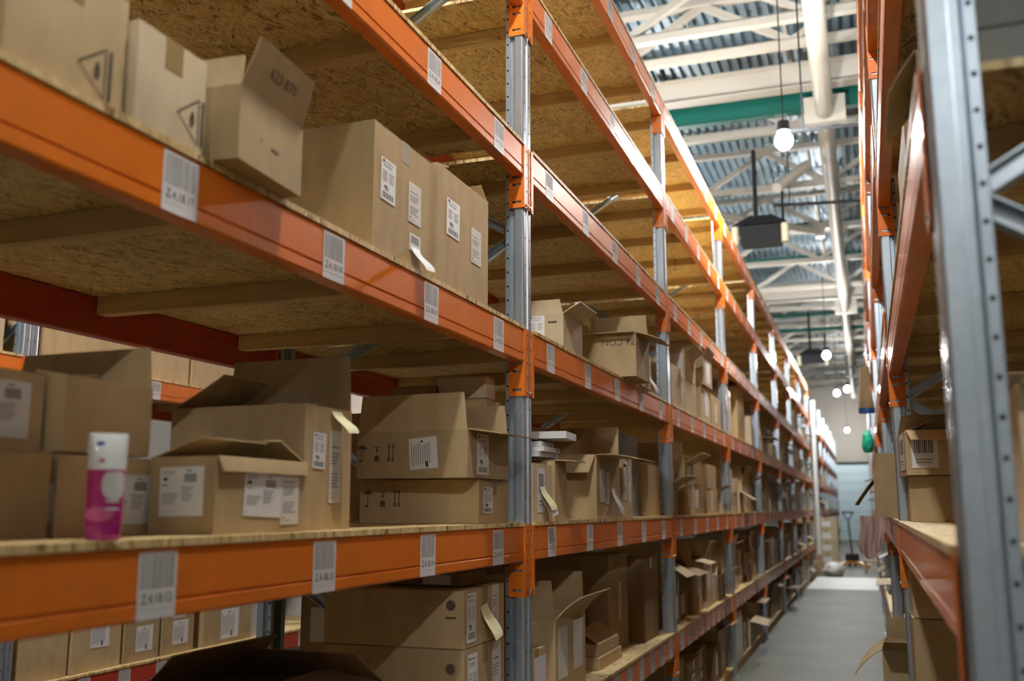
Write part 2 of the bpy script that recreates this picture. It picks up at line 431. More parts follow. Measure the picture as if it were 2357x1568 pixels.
def marks(kind):
    mb = MB()
    def disc(cx, cz, rx, rz, m='inkb', n=18, half=False):
        vs = [(cx + rx * math.cos(math.pi * (1 if half else 2) * i / n), cz + rz * math.sin(math.pi * (1 if half else 2) * i / n), .0006) for i in range(n + (1 if half else 0))]
        mb.add(vs, [tuple(range(len(vs)))], m)
    def rc(x0, x1, z0, z1, m='inkb'): mb.add([(x0, z0, .0006), (x1, z0, .0006), (x1, z1, .0006), (x0, z1, .0006)], [(0, 1, 2, 3)], m)
    def tri(p): mb.add([(a, b, .0007) for a, b in p], [tuple(range(len(p)))], 'inkb')
    if kind == 'umb': disc(-.055, .01, .017, .013, half=True); rc(-.0562, -.0538, -.028, .01); disc(-.059, -.029, .005, .004)
    elif kind == 'glass': rc(-.010, .010, .014, .017); disc(0, .004, .003, .009); disc(0, -.02, .010, .010); rc(-.011, .011, -.031, -.028)
    elif kind == 'arrows2':
        for dx in (.045, .060):
            rc(dx - .0018, dx + .0018, -.018, .018); tri([(dx - .0055, .014), (dx + .0055, .014), (dx, .026)]); rc(dx - .004, dx + .004, -.031, -.018)
    elif kind == 'tri':
        for p, qn in (((-.03, 0), (.03, .045)), ((.03, .045), (.03, -.045)), ((.03, -.045), (-.03, 0))):
            a = Vector(p); b = Vector(qn); d = (b - a).normalized() * .0012; s_ = Vector((-d.y, d.x))
            mb.add([tuple((a + s_).to_tuple()) + (.0006,), tuple((b + s_).to_tuple()) + (.0006,), tuple((b - s_).to_tuple()) + (.0006,), tuple((a - s_).to_tuple()) + (.0006,)], [(0, 1, 2, 3)], 'inkb')
        rc(.038, .045, -.045, .045); disc(.012, 0, .006, .015)
    elif kind == 'blot': disc(0, 0, .018, .018); rc(-.02, .02, -.045, -.038)
    elif kind == 'arrows':
        for dx in (-.015, .015): rc(dx - .002, dx + .002, -.03, .015); tri([(dx - .008, .012), (dx + .008, .012), (dx, .028)])
        rc(-.03, .03, -.036, -.033)
    elif kind.startswith('text:'):
        _, t, s = kind.split(':'); vs, fs = text_mesh(t, float(s)); mb.add([(a, b, .0006) for a, b, c in vs], fs, 'inkb')
    elif kind == 'bluebar': rc(-.05, .05, -.12, .12, 'blue')
    elif kind == 'bar': rc(-.05, .05, -.008, .008, 'inkb')
    return mb
def note_mesh(L=.10, w=.045, mat='note'):
    mb = MB(); n = 8; vs = []
    for i in range(n + 1):
        t = i / n; vs += [(-w / 2 + .01 * t, -L * t, .001 + .045 * math.sin(t * 1.9) * t), (w / 2 + .006 * math.sin(3 * t), -L * t * .97, .001 + .055 * math.sin(t * 2.1) * t)]
    mb.add(vs, [(2 * i, 2 * i + 1, 2 * i + 3, 2 * i + 2) for i in range(n)], mat)
    return mb
_ct = {}
def carton(x0, x1, y0, y1, z, h, label, rot=0, mat='card', op=None, papers=(), prints=(), notes=(), tape=True, group=None, bev=True, name='cardboard_box', flaplen=None, tapemat='tape'):
    """footprint box in world, op: None=closed or dict face->(angle[,length[,bend]]) of open flaps"""
    w, d = abs(x1 - x0), abs(y1 - y0); t = .004
    root = empty(name, ((x0 + x1) / 2, (y0 + y1) / 2, z + .0006), label, 'box', group or 'cardboard boxes stored on the racks', R(rot))
    mb = MB()
    if op is None:
        mb.box(-w / 2, w / 2, -d / 2, d / 2, 0, h - .003, mat)
        # two closed top flaps with a seam
        long_y = d >= w
        if long_y: mb.box(-w / 2, -.001, -d / 2, d / 2, h - .003, h, mat); mb.box(.001, w / 2, -d / 2, d / 2, h - .003, h, mat)
        else: mb.box(-w / 2, w / 2, -d / 2, -.001, h - .003, h, mat); mb.box(-w / 2, w / 2, .001, d / 2, h - .003, h, mat)
        body = mb.build('box_body', root, bevel=.002 if bev else 0)
        if tape:
            tw = .024; mb = MB(); dn = min(.06, h * .35)
            if long_y:
                mb.box(-tw, tw, -d / 2 - .0006, d / 2 + .0006, h, h + .0006, tapemat)
                for s_ in (-1, 1): mb.box(-tw, tw, s_ * (d / 2), s_ * (d / 2 + .0006), h - dn, h + .0006, tapemat)
            else:
                mb.box(-w / 2 - .0006, w / 2 + .0006, -tw, tw, h, h + .0006, tapemat)
                for s_ in (-1, 1): mb.box(s_ * (w / 2), s_ * (w / 2 + .0006), -tw, tw, h - dn, h + .0006, tapemat)
            mb.build('packing_tape', body)
    else:
        mb.box(-w / 2, w / 2, -d / 2, d / 2, 0, t, mat)
        mb.box(-w / 2, -w / 2 + t, -d / 2, d / 2, t, h, mat); mb.box(w / 2 - t, w / 2, -d / 2, d / 2, t, h, mat)
        mb.box(-w / 2 + t, w / 2 - t, -d / 2, -d / 2 + t, t, h, mat); mb.box(-w / 2 + t, w / 2 - t, d / 2 - t, d / 2, t, h, mat)
        body = mb.build('box_body', root)
        for fc, sp in op.items():
            ang = R(sp[0]); fl = sp[1] if len(sp) > 1 and sp[1] else min(w, d) * .48; bend = R(sp[2]) if len(sp) > 2 else R(8)
            fw = (d if fc in 'FB' else w) * .985; T = face_T(fc, w, d, h); n = 6; vs = []; a = ang; p = Vector((h, 0)); th = .0035
            for i in range(n + 1):
                nu = Vector((math.cos(a), math.sin(a))); nn = Vector((-nu.y, nu.x)); tp = .012 * i / n
                for sgn in (-1, 1):
                    for o_ in (0, th): 
                        c = p - nn * o_
                        vs.append(T @ Vector((sgn * (fw / 2 - tp), c.x, c.y - .0005)))
                p = p + nu * (fl / n); a += bend / n
            fs = []
            for i in range(n):
                k = i * 4
                fs += [(k, k + 2, k + 6, k + 4), (k + 1, k + 5, k + 7, k + 3), (k, k + 4, k + 5, k + 1), (k + 2, k + 3, k + 7, k + 6)]
            fs += [(0, 1, 3, 2), (n * 4, n * 4 + 2, n * 4 + 3, n * 4 + 1)]
            mb = MB(); mb.add([tuple(v) for v in vs], fs, mat); mb.build('box_flap', root)
    for pp in papers:
        fc, u, v, pw, ph, kind = pp[:6]; rr = pp[6] if len(pp) > 6 else 0
        key = (kind, round(pw, 3), round(ph, 3))
        if key not in _ct: _ct[key] = paper(kind, pw, ph).mesh('shipping_label')
        o = link('shipping_label', _ct[key], body)
        o.matrix_local = face_T(fc, w, d, h) @ Matrix.Translation((u, v, .0009)) @ Matrix.Rotation(R(rr), 4, 'Z')
    prints = [q for p_ in prints for q in ([(p_[0], p_[1], p_[2], k_) + tuple(p_[4:]) for k_ in ('umb', 'glass', 'arrows2')] if p_[3] == 'care' else [p_])]
    for pp in prints:
        fc, u, v, kind = pp[:4]; rr = pp[4] if len(pp) > 4 else 0; sc = pp[5] if len(pp) > 5 else 1; fa = pp[6] if len(pp) > 6 else None
        if ('m', kind) not in _ct: _ct[('m', kind)] = marks(kind).mesh('printed_marks')
        o = link('printed_marks', _ct[('m', kind)], body)
        FT = face_T(fc, w, d, h)
        if fa is not None: FT = FT @ Matrix.Translation((0, h, 0)) @ Matrix.Rotation(R(fa), 4, 'X')
        o.matrix_local = FT @ Matrix.Translation((u, v, .0006 if fa is None else .004)) @ Matrix.Rotation(R(rr), 4, 'Z') @ Matrix.Diagonal((sc, sc, 1, 1))
    for pp in notes:
        fc, u, v, L = pp[:4]; rr = pp[4] if len(pp) > 4 else 0; nm = pp[5] if len(pp) > 5 else 'note'; nw = pp[6] if len(pp) > 6 else .045
        o = note_mesh(L, nw, nm).build('sticky_note', body, smooth=True)
        o.matrix_local = face_T(fc, w, d, h) @ Matrix.Translation((u, v, .002)) @ Matrix.Rotation(R(rr), 4, 'Z')
    return root

# ------------------------------------------------------------------ racks
XF = -1.148; DEP = 1.10; YA = 3.387; BAY = 2.8
LY = [YA + BAY * k for k in range(-1, 8)]                 # first section, ends before the cross aisle
LY2 = [26.4 + BAY * k for k in range(0, 7)]
XR = .108
RY = [1.473, 4.265] + [4.265 + BAY * k for k in range(1, 7)]
RY2 = [26.4 + BAY * k for k in range(0, 7)]
PN = ['first', 'second', 'third', 'fourth', 'fifth', 'sixth', 'seventh', 'eighth', 'ninth', 'tenth', 'eleventh', 'twelfth']
def rack(nm, x, sx, ys, levels, top, codes=None, det=(), dep=DEP, offs=None, sec='', low='orange', nolab=()):
    for i, y in enumerate(ys):
        frame(x, y, sx, dep, top, 'galvanised steel rack frame, %s%s upright of the %s' % (PN[i], sec, nm), 'upright frames of the ' + nm, i in det)
    for b in range(len(ys) - 1):
        for l in levels:
            z = ZL[l] + (offs(b, l) if offs else 0)
            where = '%s%s bay of the %s' % (ORD[b], sec, nm)
            code = codes(b) if codes else None
            nl = 10 if l == 1 and codes is not None else 5
            beam(x, ys[b], ys[b + 1], z, sx, '%s front beam%s, %s, %s' % ('red' if l == 1 and low == 'red_and_shade' else 'orange', '' if b in nolab else ' with white location labels', LVN[l], where), 'front beams of the ' + nm, nl, code if b < 2 else None, 1 if l == 1 else LBL[l], low if l == 1 else 'orange', b not in nolab)
            beam(x - sx * dep, ys[b], ys[b + 1], z, -sx, 'rear beam painted dark red as shade, %s, %s' % (LVN[l], where), 'rear beams of the ' + nm, mat='red_and_shade', front=False)  # shade on the orange rear beams is put into this darker red
            deck(x, ys[b], ys[b + 1], z, sx, dep, 'strand board shelf panel on timber battens, %s, %s' % (LVN[l], where), 'shelf boards of the ' + nm)
rack('left rack', XF, 1, LY, (1, 2, 3, 4, 5, 6), 4.172, lambda b: '4.%d' % (18 - b), det=(0, 1, 2))
rack('far left rack', XF, 1, LY2, (1, 2, 3, 4, 5), 4.172)
def roff(b, l):
    if b == 0: return 0
    return {1: 0, 2: 0, 3: .16, 4: .27, 5: .34, 6: .34}[l]
rack('right rack', XR, -1, RY, (1, 2, 3, 4, 5, 6), 4.62, lambda b: '3.%d' % (18 - b), det=(0, 1), offs=roff, nolab=(0,))
rack('far right rack', XR, -1, RY2, (1, 2, 3, 4, 5), 4.172)
rack('added shading rack', XR, -1, [-4.5, -1.7], (1, 2, 3, 4, 5, 6), 4.172)  # unseen bay added behind the camera to block the side lamp on left boxes
# rack behind, across the next aisle on the left
BX = -4.2; BY = [.64, 4.04, 7.44, 10.84, 14.24]
ZSAVE = dict(ZL); ZL.update({1: .52, 2: 2.25, 3: 3.1})
rack('back rack', BX, 1, BY, (1, 2, 3), 4.172, lambda b: '2.%d' % (18 - b), det=(1, 2), dep=1.0, low='red_and_shade')
ZL.update(ZSAVE)
def low_board(x, sx, ya, yb, nm, dep=DEP):
    o = empty('floor_platform', (x, (ya + yb) / 2, 0), 'low timber platform on the floor, under %s' % nm, 'platform', 'floor platforms under the racks')
    L = (yb - ya) - .16
    mb = MB(); mb.box(0, -dep * sx, -L / 2, L / 2, .081, .099, 'osb'); mb.build('osb_panel', o)
    for f in (.04, .5, .96):
        mb = MB(); xx = -dep * sx * f; mb.box(xx - .035, xx + .035, -L / 2, L / 2, 0, .0805, 'palwood'); mb.build('bearer', o)
for i in range(len(LY) - 1): low_board(XF - .02, 1, LY[i], LY[i + 1], 'the %s bay of the left rack' % ORD[i], DEP - .04)
for i in range(len(RY) - 1): low_board(XR + .02, -1, RY[i], RY[i + 1], 'the %s bay of the right rack' % ORD[i], DEP - .04)

S = {l: ZL[l] + BT + .0008 for l in ZL}; S[0] = .0995
# ---- hand placed cartons: left rack, nearest bay, second shelf
g2 = 'cardboard boxes stored on the racks'
z2 = S[2]
carton(-1.80, -1.36, .98, 1.374, z2, .150, 'closed brown box at far left, lower layer, second shelf, left of the pink tube', mat='card', tape=False)
carton(-1.72, -1.36, 1.392, 1.655, z2, .148, 'closed brown box with grey label behind the pink tube, lower layer', papers=[('N', .13, .06, .08, .07, 'addr'), ('F', .055, .068, .13, .095, 'addr')], tape=False)
carton(-1.72, -1.36, 1.395, 1.625, z2 + .152, .140, 'open brown box with raised back flap, upper layer above the pink tube', op={'Y': (3, .085, 0), 'N': (-86, .09), 'F': (-84, .09)}, papers=[])
carton(-1.80, -1.40, .95, 1.385, z2 + .152, .140, 'brown box with white label and tape strip at the left frame edge, upper layer', papers=[('F', .12, .07, .13, .10, 'addr')], tape=True, tapemat='clear')
# small open box in front and the big one behind it
carton(-1.345, -1.19, 1.615, 1.948, z2, .152, 'small open brown box with big white labels in front of the larger flapped box', mat='card',
       op={'F': (168, .03, 6), 'Y': (-66, .10), 'B': (-70, .11, 4), 'N': (-88, .10, -2)},
       papers=[('N', .0, .083, .104, .096, 'addr', 1), ('F', -.005, .078, .135, .09, 'addr', -2), ('F', .097, .075, .07, .118, 'txt', 1)])
carton(-1.60, -1.222, 1.985, 2.205, z2, .292, 'large open brown box with tall upright flap behind the small open box', mat='card',
       op={'Y': (6, .145, -4), 'B': (-62, .16, 6), 'N': (-86, .10), 'F': (-89.5, .09)},
       papers=[('F', -.045, .185, .058, .085, 'col', -2), ('F', .032, .15, .055, .175, 'txt')], notes=[('F', .03, .285, .055, 0, 'note', .05)])
carton(-1.600, -1.172, 2.955, 3.235, z2, .142, 'lower brown box with care symbols in the stack beside the near post', papers=[('F', -.06, .075, .085, .085, 'col')], prints=[('N', -.128, .085, 'care')], tape=True)
carton(-1.560, -1.160, 2.86, 3.19, z2 + .144, .150, 'brown box with care symbols and tilted label, upper one beside the near post', rot=-3,
       op={'F': (97, .115, 4), 'Y': (0, .105, 2), 'N': (-1, .118, 1), 'B': (-20, .10)},
       papers=[('N', .045, .078, .10, .10, 'rot', 4), ('F', -.05, .076, .09, .13, 'col')], prints=[('N', -.125, .085, 'care')])
carton(-1.63, -1.455, 3.24, 3.335, z2, .49, 'dark narrow brown box standing behind the care-symbol boxes', mat='cardd', tape=False)
carton(-1.45, -1.26, 3.245, 3.335, z2, .435, 'tall narrow brown box between the care-symbol boxes and the near post', mat='card', tape=False)
carton(-1.45, -1.26, 3.245, 3.335, z2 + .437, .078, 'pale shallow box on top of the tall narrow one near the post', mat='cardl', tape=False)
for i in range(6):
    carton(-1.43, -1.315, 3.45, 3.56, z2 + i * .075, .073, 'small brown box, %s from the bottom of the column behind the near post' % PN[i], mat='card', bev=False, group='column of small boxes behind the near post')
carton(-2.10, -1.75, 2.35, 2.9, z2, .03, 'flat brown tray at the back of the nearest bay, bottom of three', mat='cardd', tape=False)
carton(-2.08, -1.77, 2.4, 2.85, z2 + .032, .03, 'flat grey and blue packet on the brown tray at the back', mat='cardg', tape=False)
carton(-2.08, -1.77, 2.4, 2.85, z2 + .064, .065, 'pale flat box with torn edge at the back of nearest bay', mat='cardl', tape=False)

# pink and white tube
tb = empty('cream_tube', (-1.178, 1.308, z2 + .0006), 'pink and white upright plastic tube standing at the front shelf edge', 'tube'); tb.rotation_euler.z = R(-48); tb.scale = (1.5, 1.5, 1)
mb = MB(); n = 28; vs = []; prof = [(0, .0165), (.003, .0185), (.028, .0185), (.0285, .0190), (.1135, .0195)]
for zz, r_ in prof: vs += [(r_ * .62 * math.cos(6.28318 * i / n), r_ * math.sin(6.28318 * i / n), zz) for i in range(n)]
fs = [(k * n + i, k * n + (i + 1) % n, (k + 1) * n + (i + 1) % n, (k + 1) * n + i) for k in range(len(prof) - 1) for i in range(n)]
mb.add(vs[:n * 3], [f for f in fs if max(f) < 3 * n] + [tuple(range(n))[::-1]], 'pinkd'); mb.build('tube_cap', tb, smooth=True)
mb = MB(); mb.add([(a, b, c) for a, b, c in vs[3 * n:]], [(i, (i + 1) % n, (i + 1) % n + n, i + n) for i in range(n)], 'pink')
mb.build('tube_body', tb, smooth=True)
mb = MB(); prof = [(.1135, .0197, .62), (.135, .0200, .5), (.165, .0203, .25), (.172, .0203, .10), (.1735, .0200, .08)]; vs = []
for zz, r_, k_ in prof: vs += [(r_ * k_ * math.cos(6.28318 * i / n), r_ * math.sin(6.28318 * i / n), zz) for i in range(n)]
mb.add(vs, [(k * n + i, k * n + (i + 1) % n, (k + 1) * n + (i + 1) % n, (k + 1) * n + i) for k in range(4) for i in range(n)] + [tuple(range(4 * n, 5 * n))], 'wplas'); mb.build('tube_shoulder', tb, smooth=True)
def on_tube(poly, mat, nm, rr=.0203, k_=.62):
    mb = MB(); mb.add([(rr * k_ * math.cos(a), rr * math.sin(a), z_) for a, z_ in poly], [tuple(range(len(poly)))], mat); return mb.build(nm, tb)
def tpatch(a0, z0, ra, rz, mat, nm, rr=.0199, k_=.64, half=None):
    mb = MB(); na = 10
    rows = []
    for j in range(11):
        tz = -1 + 2 * j / 10; wdt = math.sqrt(max(0, 1 - tz * tz)) if half is None or tz < 0 else 1 - .35 * tz ** 4
        rows.append([(rr * k_ * math.cos(R(a0 + ra * wdt * (-1 + 2 * i / na))), rr * math.sin(R(a0 + ra * wdt * (-1 + 2 * i / na))), z0 + rz * tz) for i in range(na + 1)])
    vs = [p for r_ in rows for p in r_]; w_ = na + 1
    mb.add(vs, [(j * w_ + i, j * w_ + i + 1, (j + 1) * w_ + i + 1, (j + 1) * w_ + i) for j in range(10) for i in range(na)], mat)
    o = mb.build(nm, tb, smooth=True); return o
tpatch(28, .086, 40, .024, 'wplas', 'printed_panel', half=1); tpatch(-20, .042, 50, .012, 'pinkl', 'printed_panel')
tpatch(-22, .156, 13, .0035, 'blue', 'printed_logo', .0216, .36); tpatch(-16, .128, 9, .003, 'pinkl', 'printed_logo', .0212, .56)
for zz in (.062, .050): tpatch(24, zz, 26, .0022, 'wplas', 'printed_text')

# ---- left rack, nearest bay, third shelf (seen from below)
z3 = S[3]
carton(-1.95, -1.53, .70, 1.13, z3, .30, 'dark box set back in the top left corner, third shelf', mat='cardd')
carton(-1.50, -1.165, 1.02, 1.272, z3, .215, 'brown box at upper left with printed triangle, leftmost on the third shelf', mat='card', prints=[('F', .05, .06, 'tri')])
carton(-1.50, -1.150, 1.283, 1.472, z3, .188, 'pale brown box with printed triangle between two others, third shelf', mat='cardl', prints=[('F', .045, .06, 'tri')])
carton(-1.40, -1.098, 1.487, 1.737, z3, .150, 'open brown box with printed front flap raised, overhanging the third shelf edge', mat='card', rot=4,
       op={'F': (20, .105, -4), 'N': (-25, .08), 'B': (-80, .12), 'Y': (-70, .1)}, prints=[('F', -.045, .06, 'text:7:.02'), ('F', .01, .06, 'bar', 0, .3), ('F', .0, .055, 'text:623 870:.032', 0, 1, 17)])
o = carton(-1.56, -1.155, 2.165, 2.535, z3, .345, 'large taped brown box with three white labels, centre of third shelf', mat='card', tape=True, tapemat='clear',
       papers=[('F', -.105, .2, .085, .115, 'col', -1), ('F', .06, .185, .08, .115, 'txt'), ('F', .065, .072, .07, .05, 'tag')], notes=[('F', .065, .06, .07, 0, 'paper', .055)])
carton(-2.0, -1.62, 2.2, 2.5, z3, .30, 'plain brown box behind the large taped box, third shelf', mat='card')
carton(-1.52, -1.150, 2.555, 2.972, z3, .36, 'brown box with two white labels and loose top, right of the large taped box', mat='card',
       op={'N': (-80, .12), 'B': (-60, .12), 'Y': (-30, .06), 'F': (-86, .16, 12)}, papers=[('F', -.09, .215, .1, .115, 'col', -1), ('F', .1, .175, .085, .115, 'txt')])
# ---- left rack, second bay, third shelf
carton(-1.50, -1.155, 3.86, 4.15, z3, .145, 'open pale box with raised flap just right of near post, third shelf', mat='cardl', op={'N': (3, .06), 'F': (55, .085), 'Y': (10, .06), 'B': (0, .06)}, papers=[('N', .055, .085, .07, .11, 'col')], prints=[('N', .125, .11, 'bar', 0, .4)])
carton(-1.40, -1.067, 4.85, 5.17, z3, .225, 'open brown box with upside down print overhanging the third shelf, second bay', mat='card', rot=0,
       op={'N': (92, .05, 6), 'F': (104, .13, 10), 'Y': (0, .15), 'B': (0, .1)}, prints=[('N', .075, .18, 'text:74 CON:.05', 180)])
carton(-1.78, -1.58, 4.40, 4.70, z3, .33, 'tall brown box behind the printed one, third shelf', mat='card', prints=[('N', .03, .25, 'blot')])
carton(-1.40, -1.13, 5.25, 5.52, z3, .20, 'pale box with hanging paper note, third shelf, second bay', mat='cardl', papers=[('F', .02, .1, .12, .12, 'addr')], notes=[('F', .06, .09, .11, 0, 'paper', .07), ('N', .09, .05, .05, 0, 'note', .04)])
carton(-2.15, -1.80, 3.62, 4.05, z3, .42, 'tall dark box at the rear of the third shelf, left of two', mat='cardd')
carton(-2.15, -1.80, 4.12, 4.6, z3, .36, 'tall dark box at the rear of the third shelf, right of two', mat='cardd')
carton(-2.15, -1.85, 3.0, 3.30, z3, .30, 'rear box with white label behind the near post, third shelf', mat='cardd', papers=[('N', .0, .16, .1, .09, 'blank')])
# ---- left rack, second bay, second shelf
carton(-1.305, -1.165, 3.475, 3.72, z2, .215, 'brown box with creased side and hanging yellow note, right of near post', mat='cardl', papers=[('F', -.02, .115, .085, .165, 'tag')], notes=[('F', -.01, .13, .09, 0, 'note', .065), ('F', .0, .09, .07, 8, 'paper', .05)])
carton(-1.42, -1.16, 3.74, 3.90, z2, .235, 'narrow brown box with folded out flap under the white packets', mat='card', op={'F': (92, .09, 4), 'B': (-85,), 'N': (-88,), 'Y': (-88,)})
for i, (dz, yy, dx) in enumerate([(0, 3.87, .0), (.021, 3.88, .01), (.042, 3.86, -.01), (.072, 3.90, .03)]):
    carton(-1.46 + dx, -1.19 + dx + (.05 if i == 3 else 0), 3.66 + i * .01, yy, z2 + .248 + dz, .019 if i < 3 else .028, 'thin white and blue packet, %s from the bottom, lying on the narrow box' % PN[i], mat='cardw', tape=False, bev=False, rot=3 * i - 4, name='flat_packet', group='white and blue packets on the narrow box', prints=[('F', .06, .01, 'bluebar', 90, .08)])
carton(-1.56, -1.165, 4.40, 4.86, z2, .29, 'large open brown box with splayed flaps and paper notes, second shelf, second bay', mat='card',
       op={'F': (88, .19, 20), 'N': (132, .12), 'Y': (8, .17, 14), 'B': (-8, .16)}, papers=[('F', -.13, .15, .085, .15, 'blankc'), ('F', -.03, .14, .075, .15, 'blankc')], notes=[('F', .07, .14, .12, 0, 'paper', .06)])
carton(-1.50, -1.165, 4.90, 5.13, z2, .30, 'brown box with two long white labels beside the splayed box', mat='card', papers=[('F', -.05, .18, .06, .18, 'txt'), ('F', .04, .17, .05, .18, 'txt'), ('F', -.04, .27, .09, .03, 'blank')])
carton(-1.70, -1.24, 5.20, 5.62, z2, .25, 'dark box with blue panel, lower one left of the second post', mat='cardg', tape=False, prints=[('N', -.12, .12, 'bluebar')])
carton(-1.70, -1.24, 5.20, 5.62, z2 + .252, .2, 'dark box with blue panel, upper one left of the second post', mat='cardg', tape=False, prints=[('N', -.12, .1, 'bluebar', 0, .8)])
carton(-1.40, -1.20, 5.70, 6.05, z2, .3, 'brown box directly behind the second post, second shelf', mat='card')
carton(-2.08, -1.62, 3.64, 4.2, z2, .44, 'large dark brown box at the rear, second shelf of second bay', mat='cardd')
# ---- left rack, nearest bay, first shelf
z1 = S[1]
carton(-1.68, -1.19, 2.885, 3.245, z1, .318, 'closed brown box with round print, lower of two left of near post, first shelf', mat='card', rot=0, papers=[('F', -.11, .2, .08, .2, 'col'), ('F', .1, .2, .08, .22, 'txt')], prints=[('N', .2, .26, 'blot', 0, .9)])
carton(-1.68, -1.19, 2.885, 3.24, z1 + .32, .175, 'closed brown box with yellow note, upper of two left of near post, first shelf', mat='card', papers=[('F', -.12, .09, .075, .15, 'col'), ('F', .09, .1, .06, .15, 'txt')], notes=[('F', -.02, .12, .11, 10, 'note', .06)], prints=[('N', .2, .13, 'blot', 0, .9)])
carton(-1.62, -1.25, 3.0, 3.23, z1 + .498, .045, 'flat dark carton with fluttering label on the stack left of near post', mat='cardd', tape=False, papers=[('N', .1, .02, .1, .03, 'blank')])
carton(-1.66, -1.22, 1.95, 2.42, z1, .30, 'dark brown box with umbrella print, open black lid, bottom of the photo', mat='cardd', op={'N': (70, .16, 6), 'F': (-80, .15), 'Y': (-60, .16), 'B': (-50, .16)}, prints=[('N', -.12, .2, 'care', 0, 1.3)])
carton(-2.12, -1.74, 3.46, 3.72, z1, .50, 'tall dark box with square grey label at the rear, first shelf', mat='cardd', papers=[('N', -.08, .30, .13, .13, 'blankc'), ('T', .02, .0, .14, .11, 'blankc')], prints=[('N', .06, .26, 'text:CARE:.04')])
# ---- left rack, second bay, first shelf
carton(-1.45, -1.20, 3.50, 3.74, z1, .225, 'brown box with white label low at near post right side, first shelf', mat='card', papers=[('F', .04, .12, .14, .15, 'blank')], notes=[('T', -.05, .05, .05, 0, 'papery', .05)])
carton(-1.55, -1.20, 3.86, 4.30, z1, .30, 'tall open box with torn upright flaps and long labels, first shelf, second bay', mat='card',
       op={'F': (38, .16, 30), 'B': (0, .16), 'Y': (2, .17), 'N': (0, .16)}, papers=[('F', -.12, .17, .13, .2, 'blankc'), ('F', .1, .18, .14, .2, 'blank')])
carton(-1.40, -1.22, 4.62, 5.06, z1, .055, 'flat brown box, lower of two stacked flat, first shelf, second bay', mat='card', tape=False)
carton(-1.40, -1.23, 4.64, 5.04, z1 + .057, .055, 'flat brown box with folded lid, upper of two stacked flat, first shelf', mat='card', op={'F': (-60, .12), 'B': (-96, .15, 4), 'N': (-88, .05), 'Y': (-85, .06)}, papers=[('F', .05, .03, .07, .03, 'tag')])
carton(-1.86, -1.30, 5.12, 5.56, z1, .50, 'very large dark brown box left of second post, first shelf', mat='card', papers=[('F', .02, .25, .06, .2, 'txt')])
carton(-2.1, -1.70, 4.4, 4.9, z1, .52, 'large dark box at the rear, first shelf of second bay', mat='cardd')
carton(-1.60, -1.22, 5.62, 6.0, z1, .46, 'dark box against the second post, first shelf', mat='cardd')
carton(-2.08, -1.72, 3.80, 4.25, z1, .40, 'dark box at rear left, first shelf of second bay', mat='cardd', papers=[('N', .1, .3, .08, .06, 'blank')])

# ---- random fill for the remaining bays
KINDS = ['addr', 'col', 'txt', 'blank', 'blankc']
def fill(x, sx, ya, yb, z, hmax, rack_, bay, lvl, seed, dens=1.0, big=1.0, mats=('card', 'card', 'cardl', 'cardl', 'card', 'cardd', 'cardl', 'cardw'), two=True, front=True):
    r = random.Random(seed); y = ya + .10; k = 0
    while y < yb - .3:
        d = r.uniform(.26, .5) * big; w = r.uniform(.3, .5) * min(big, 1.3); h = r.choice([r.uniform(.14, .24), r.uniform(.14, .24), r.uniform(.26, hmax * .85)])
        h = min(h, hmax * .9)
        if y + d > yb - .08: d = yb - .08 - y
        if d < .12: break
        if r.random() > dens: y += d; continue
        xf = x - sx * r.uniform(.02, .09) if front else x - sx * .3
        m = r.choice(mats); zz = z; cnt = 0
        nst = 2 if two and h < hmax * .45 and r.random() < .75 else 1
        for s_ in range(nst):
            hh = h if s_ == 0 else min(h * r.uniform(.75, 1.0), hmax * .93 - h)
            if hh < .08: break
            isopen = s_ == nst - 1 and r.random() < .5 and zz + hh - z < hmax * .8
            op = None
            if isopen:
                room = hmax - (zz + hh - z) - .02
                fl = min(.16, min(w, d) * .5, room if room > .05 else .05)
                op = {('F' if sx > 0 else 'B'): (r.choice([15, 60, 88, 100, 118]), fl), 'N': (r.choice([-5, 0, -60]), fl), 'Y': (r.choice([0, -30, -70]), fl), ('B' if sx > 0 else 'F'): (r.choice([-3, -50]), fl)}
            fc = 'F' if sx > 0 else 'B'
            pp = []
            if r.random() < .85:
                pw, ph = r.choice([(.13, .10), (.09, .15), (.15, .13), (.10, .17)]); ph = min(ph, hh * .8); pw = min(pw, d * .8)
                pp.append((fc, r.uniform(-.3, .3) * (d - pw), hh * .52, pw, ph, r.choice(KINDS), r.uniform(-3, 3)))
            if r.random() < .35: pp.append(('N', (.1 if sx > 0 else -.1) * w / .4, hh * .55, .09, min(.08, hh * .7), r.choice(KINDS)))
            adj = {'card': 'brown', 'cardl': 'pale brown', 'cardd': 'dark brown', 'cardw': 'white', 'cardg': 'grey'}[m]
            lab = '%s%s %s box, %s from near end, %s, %s %s bay' % ('upper ' if s_ else '', 'open' if isopen else 'closed', adj, PN[min(k, 11)], LVN[lvl], rack_, ORD[bay])
            x0, x1 = (xf - w, xf) if sx > 0 else (xf, xf + w)
            carton(x0, x1, y, y + d - .006, zz, hh, lab, rot=r.uniform(-1.2, 1.2) if bay < 5 else 0, mat=m, op=op, papers=pp, bev=False, tape=bay < 5)
            zz += hh + .0015
        y += d + r.choice([.015, .02, .03, .09]); k += 1
for b in range(2, 8):
    ya, yb = LY[b] + .06, LY[b + 1] - .02
    fill(XF, 1, ya, yb, S[2], .52, 'left rack', b, 2, 200 + b, 1.0, big=(1.05, 1.25, 1.6)[(b > 3) + (b > 5)], two=b < 6)
    fill(XF - .01, 1, ya, yb, S[1], .52, 'left rack', b, 1, 100 + b, 1.0, big=(1.05, 1.25, 1.6)[(b > 3) + (b > 5)], two=b < 6)
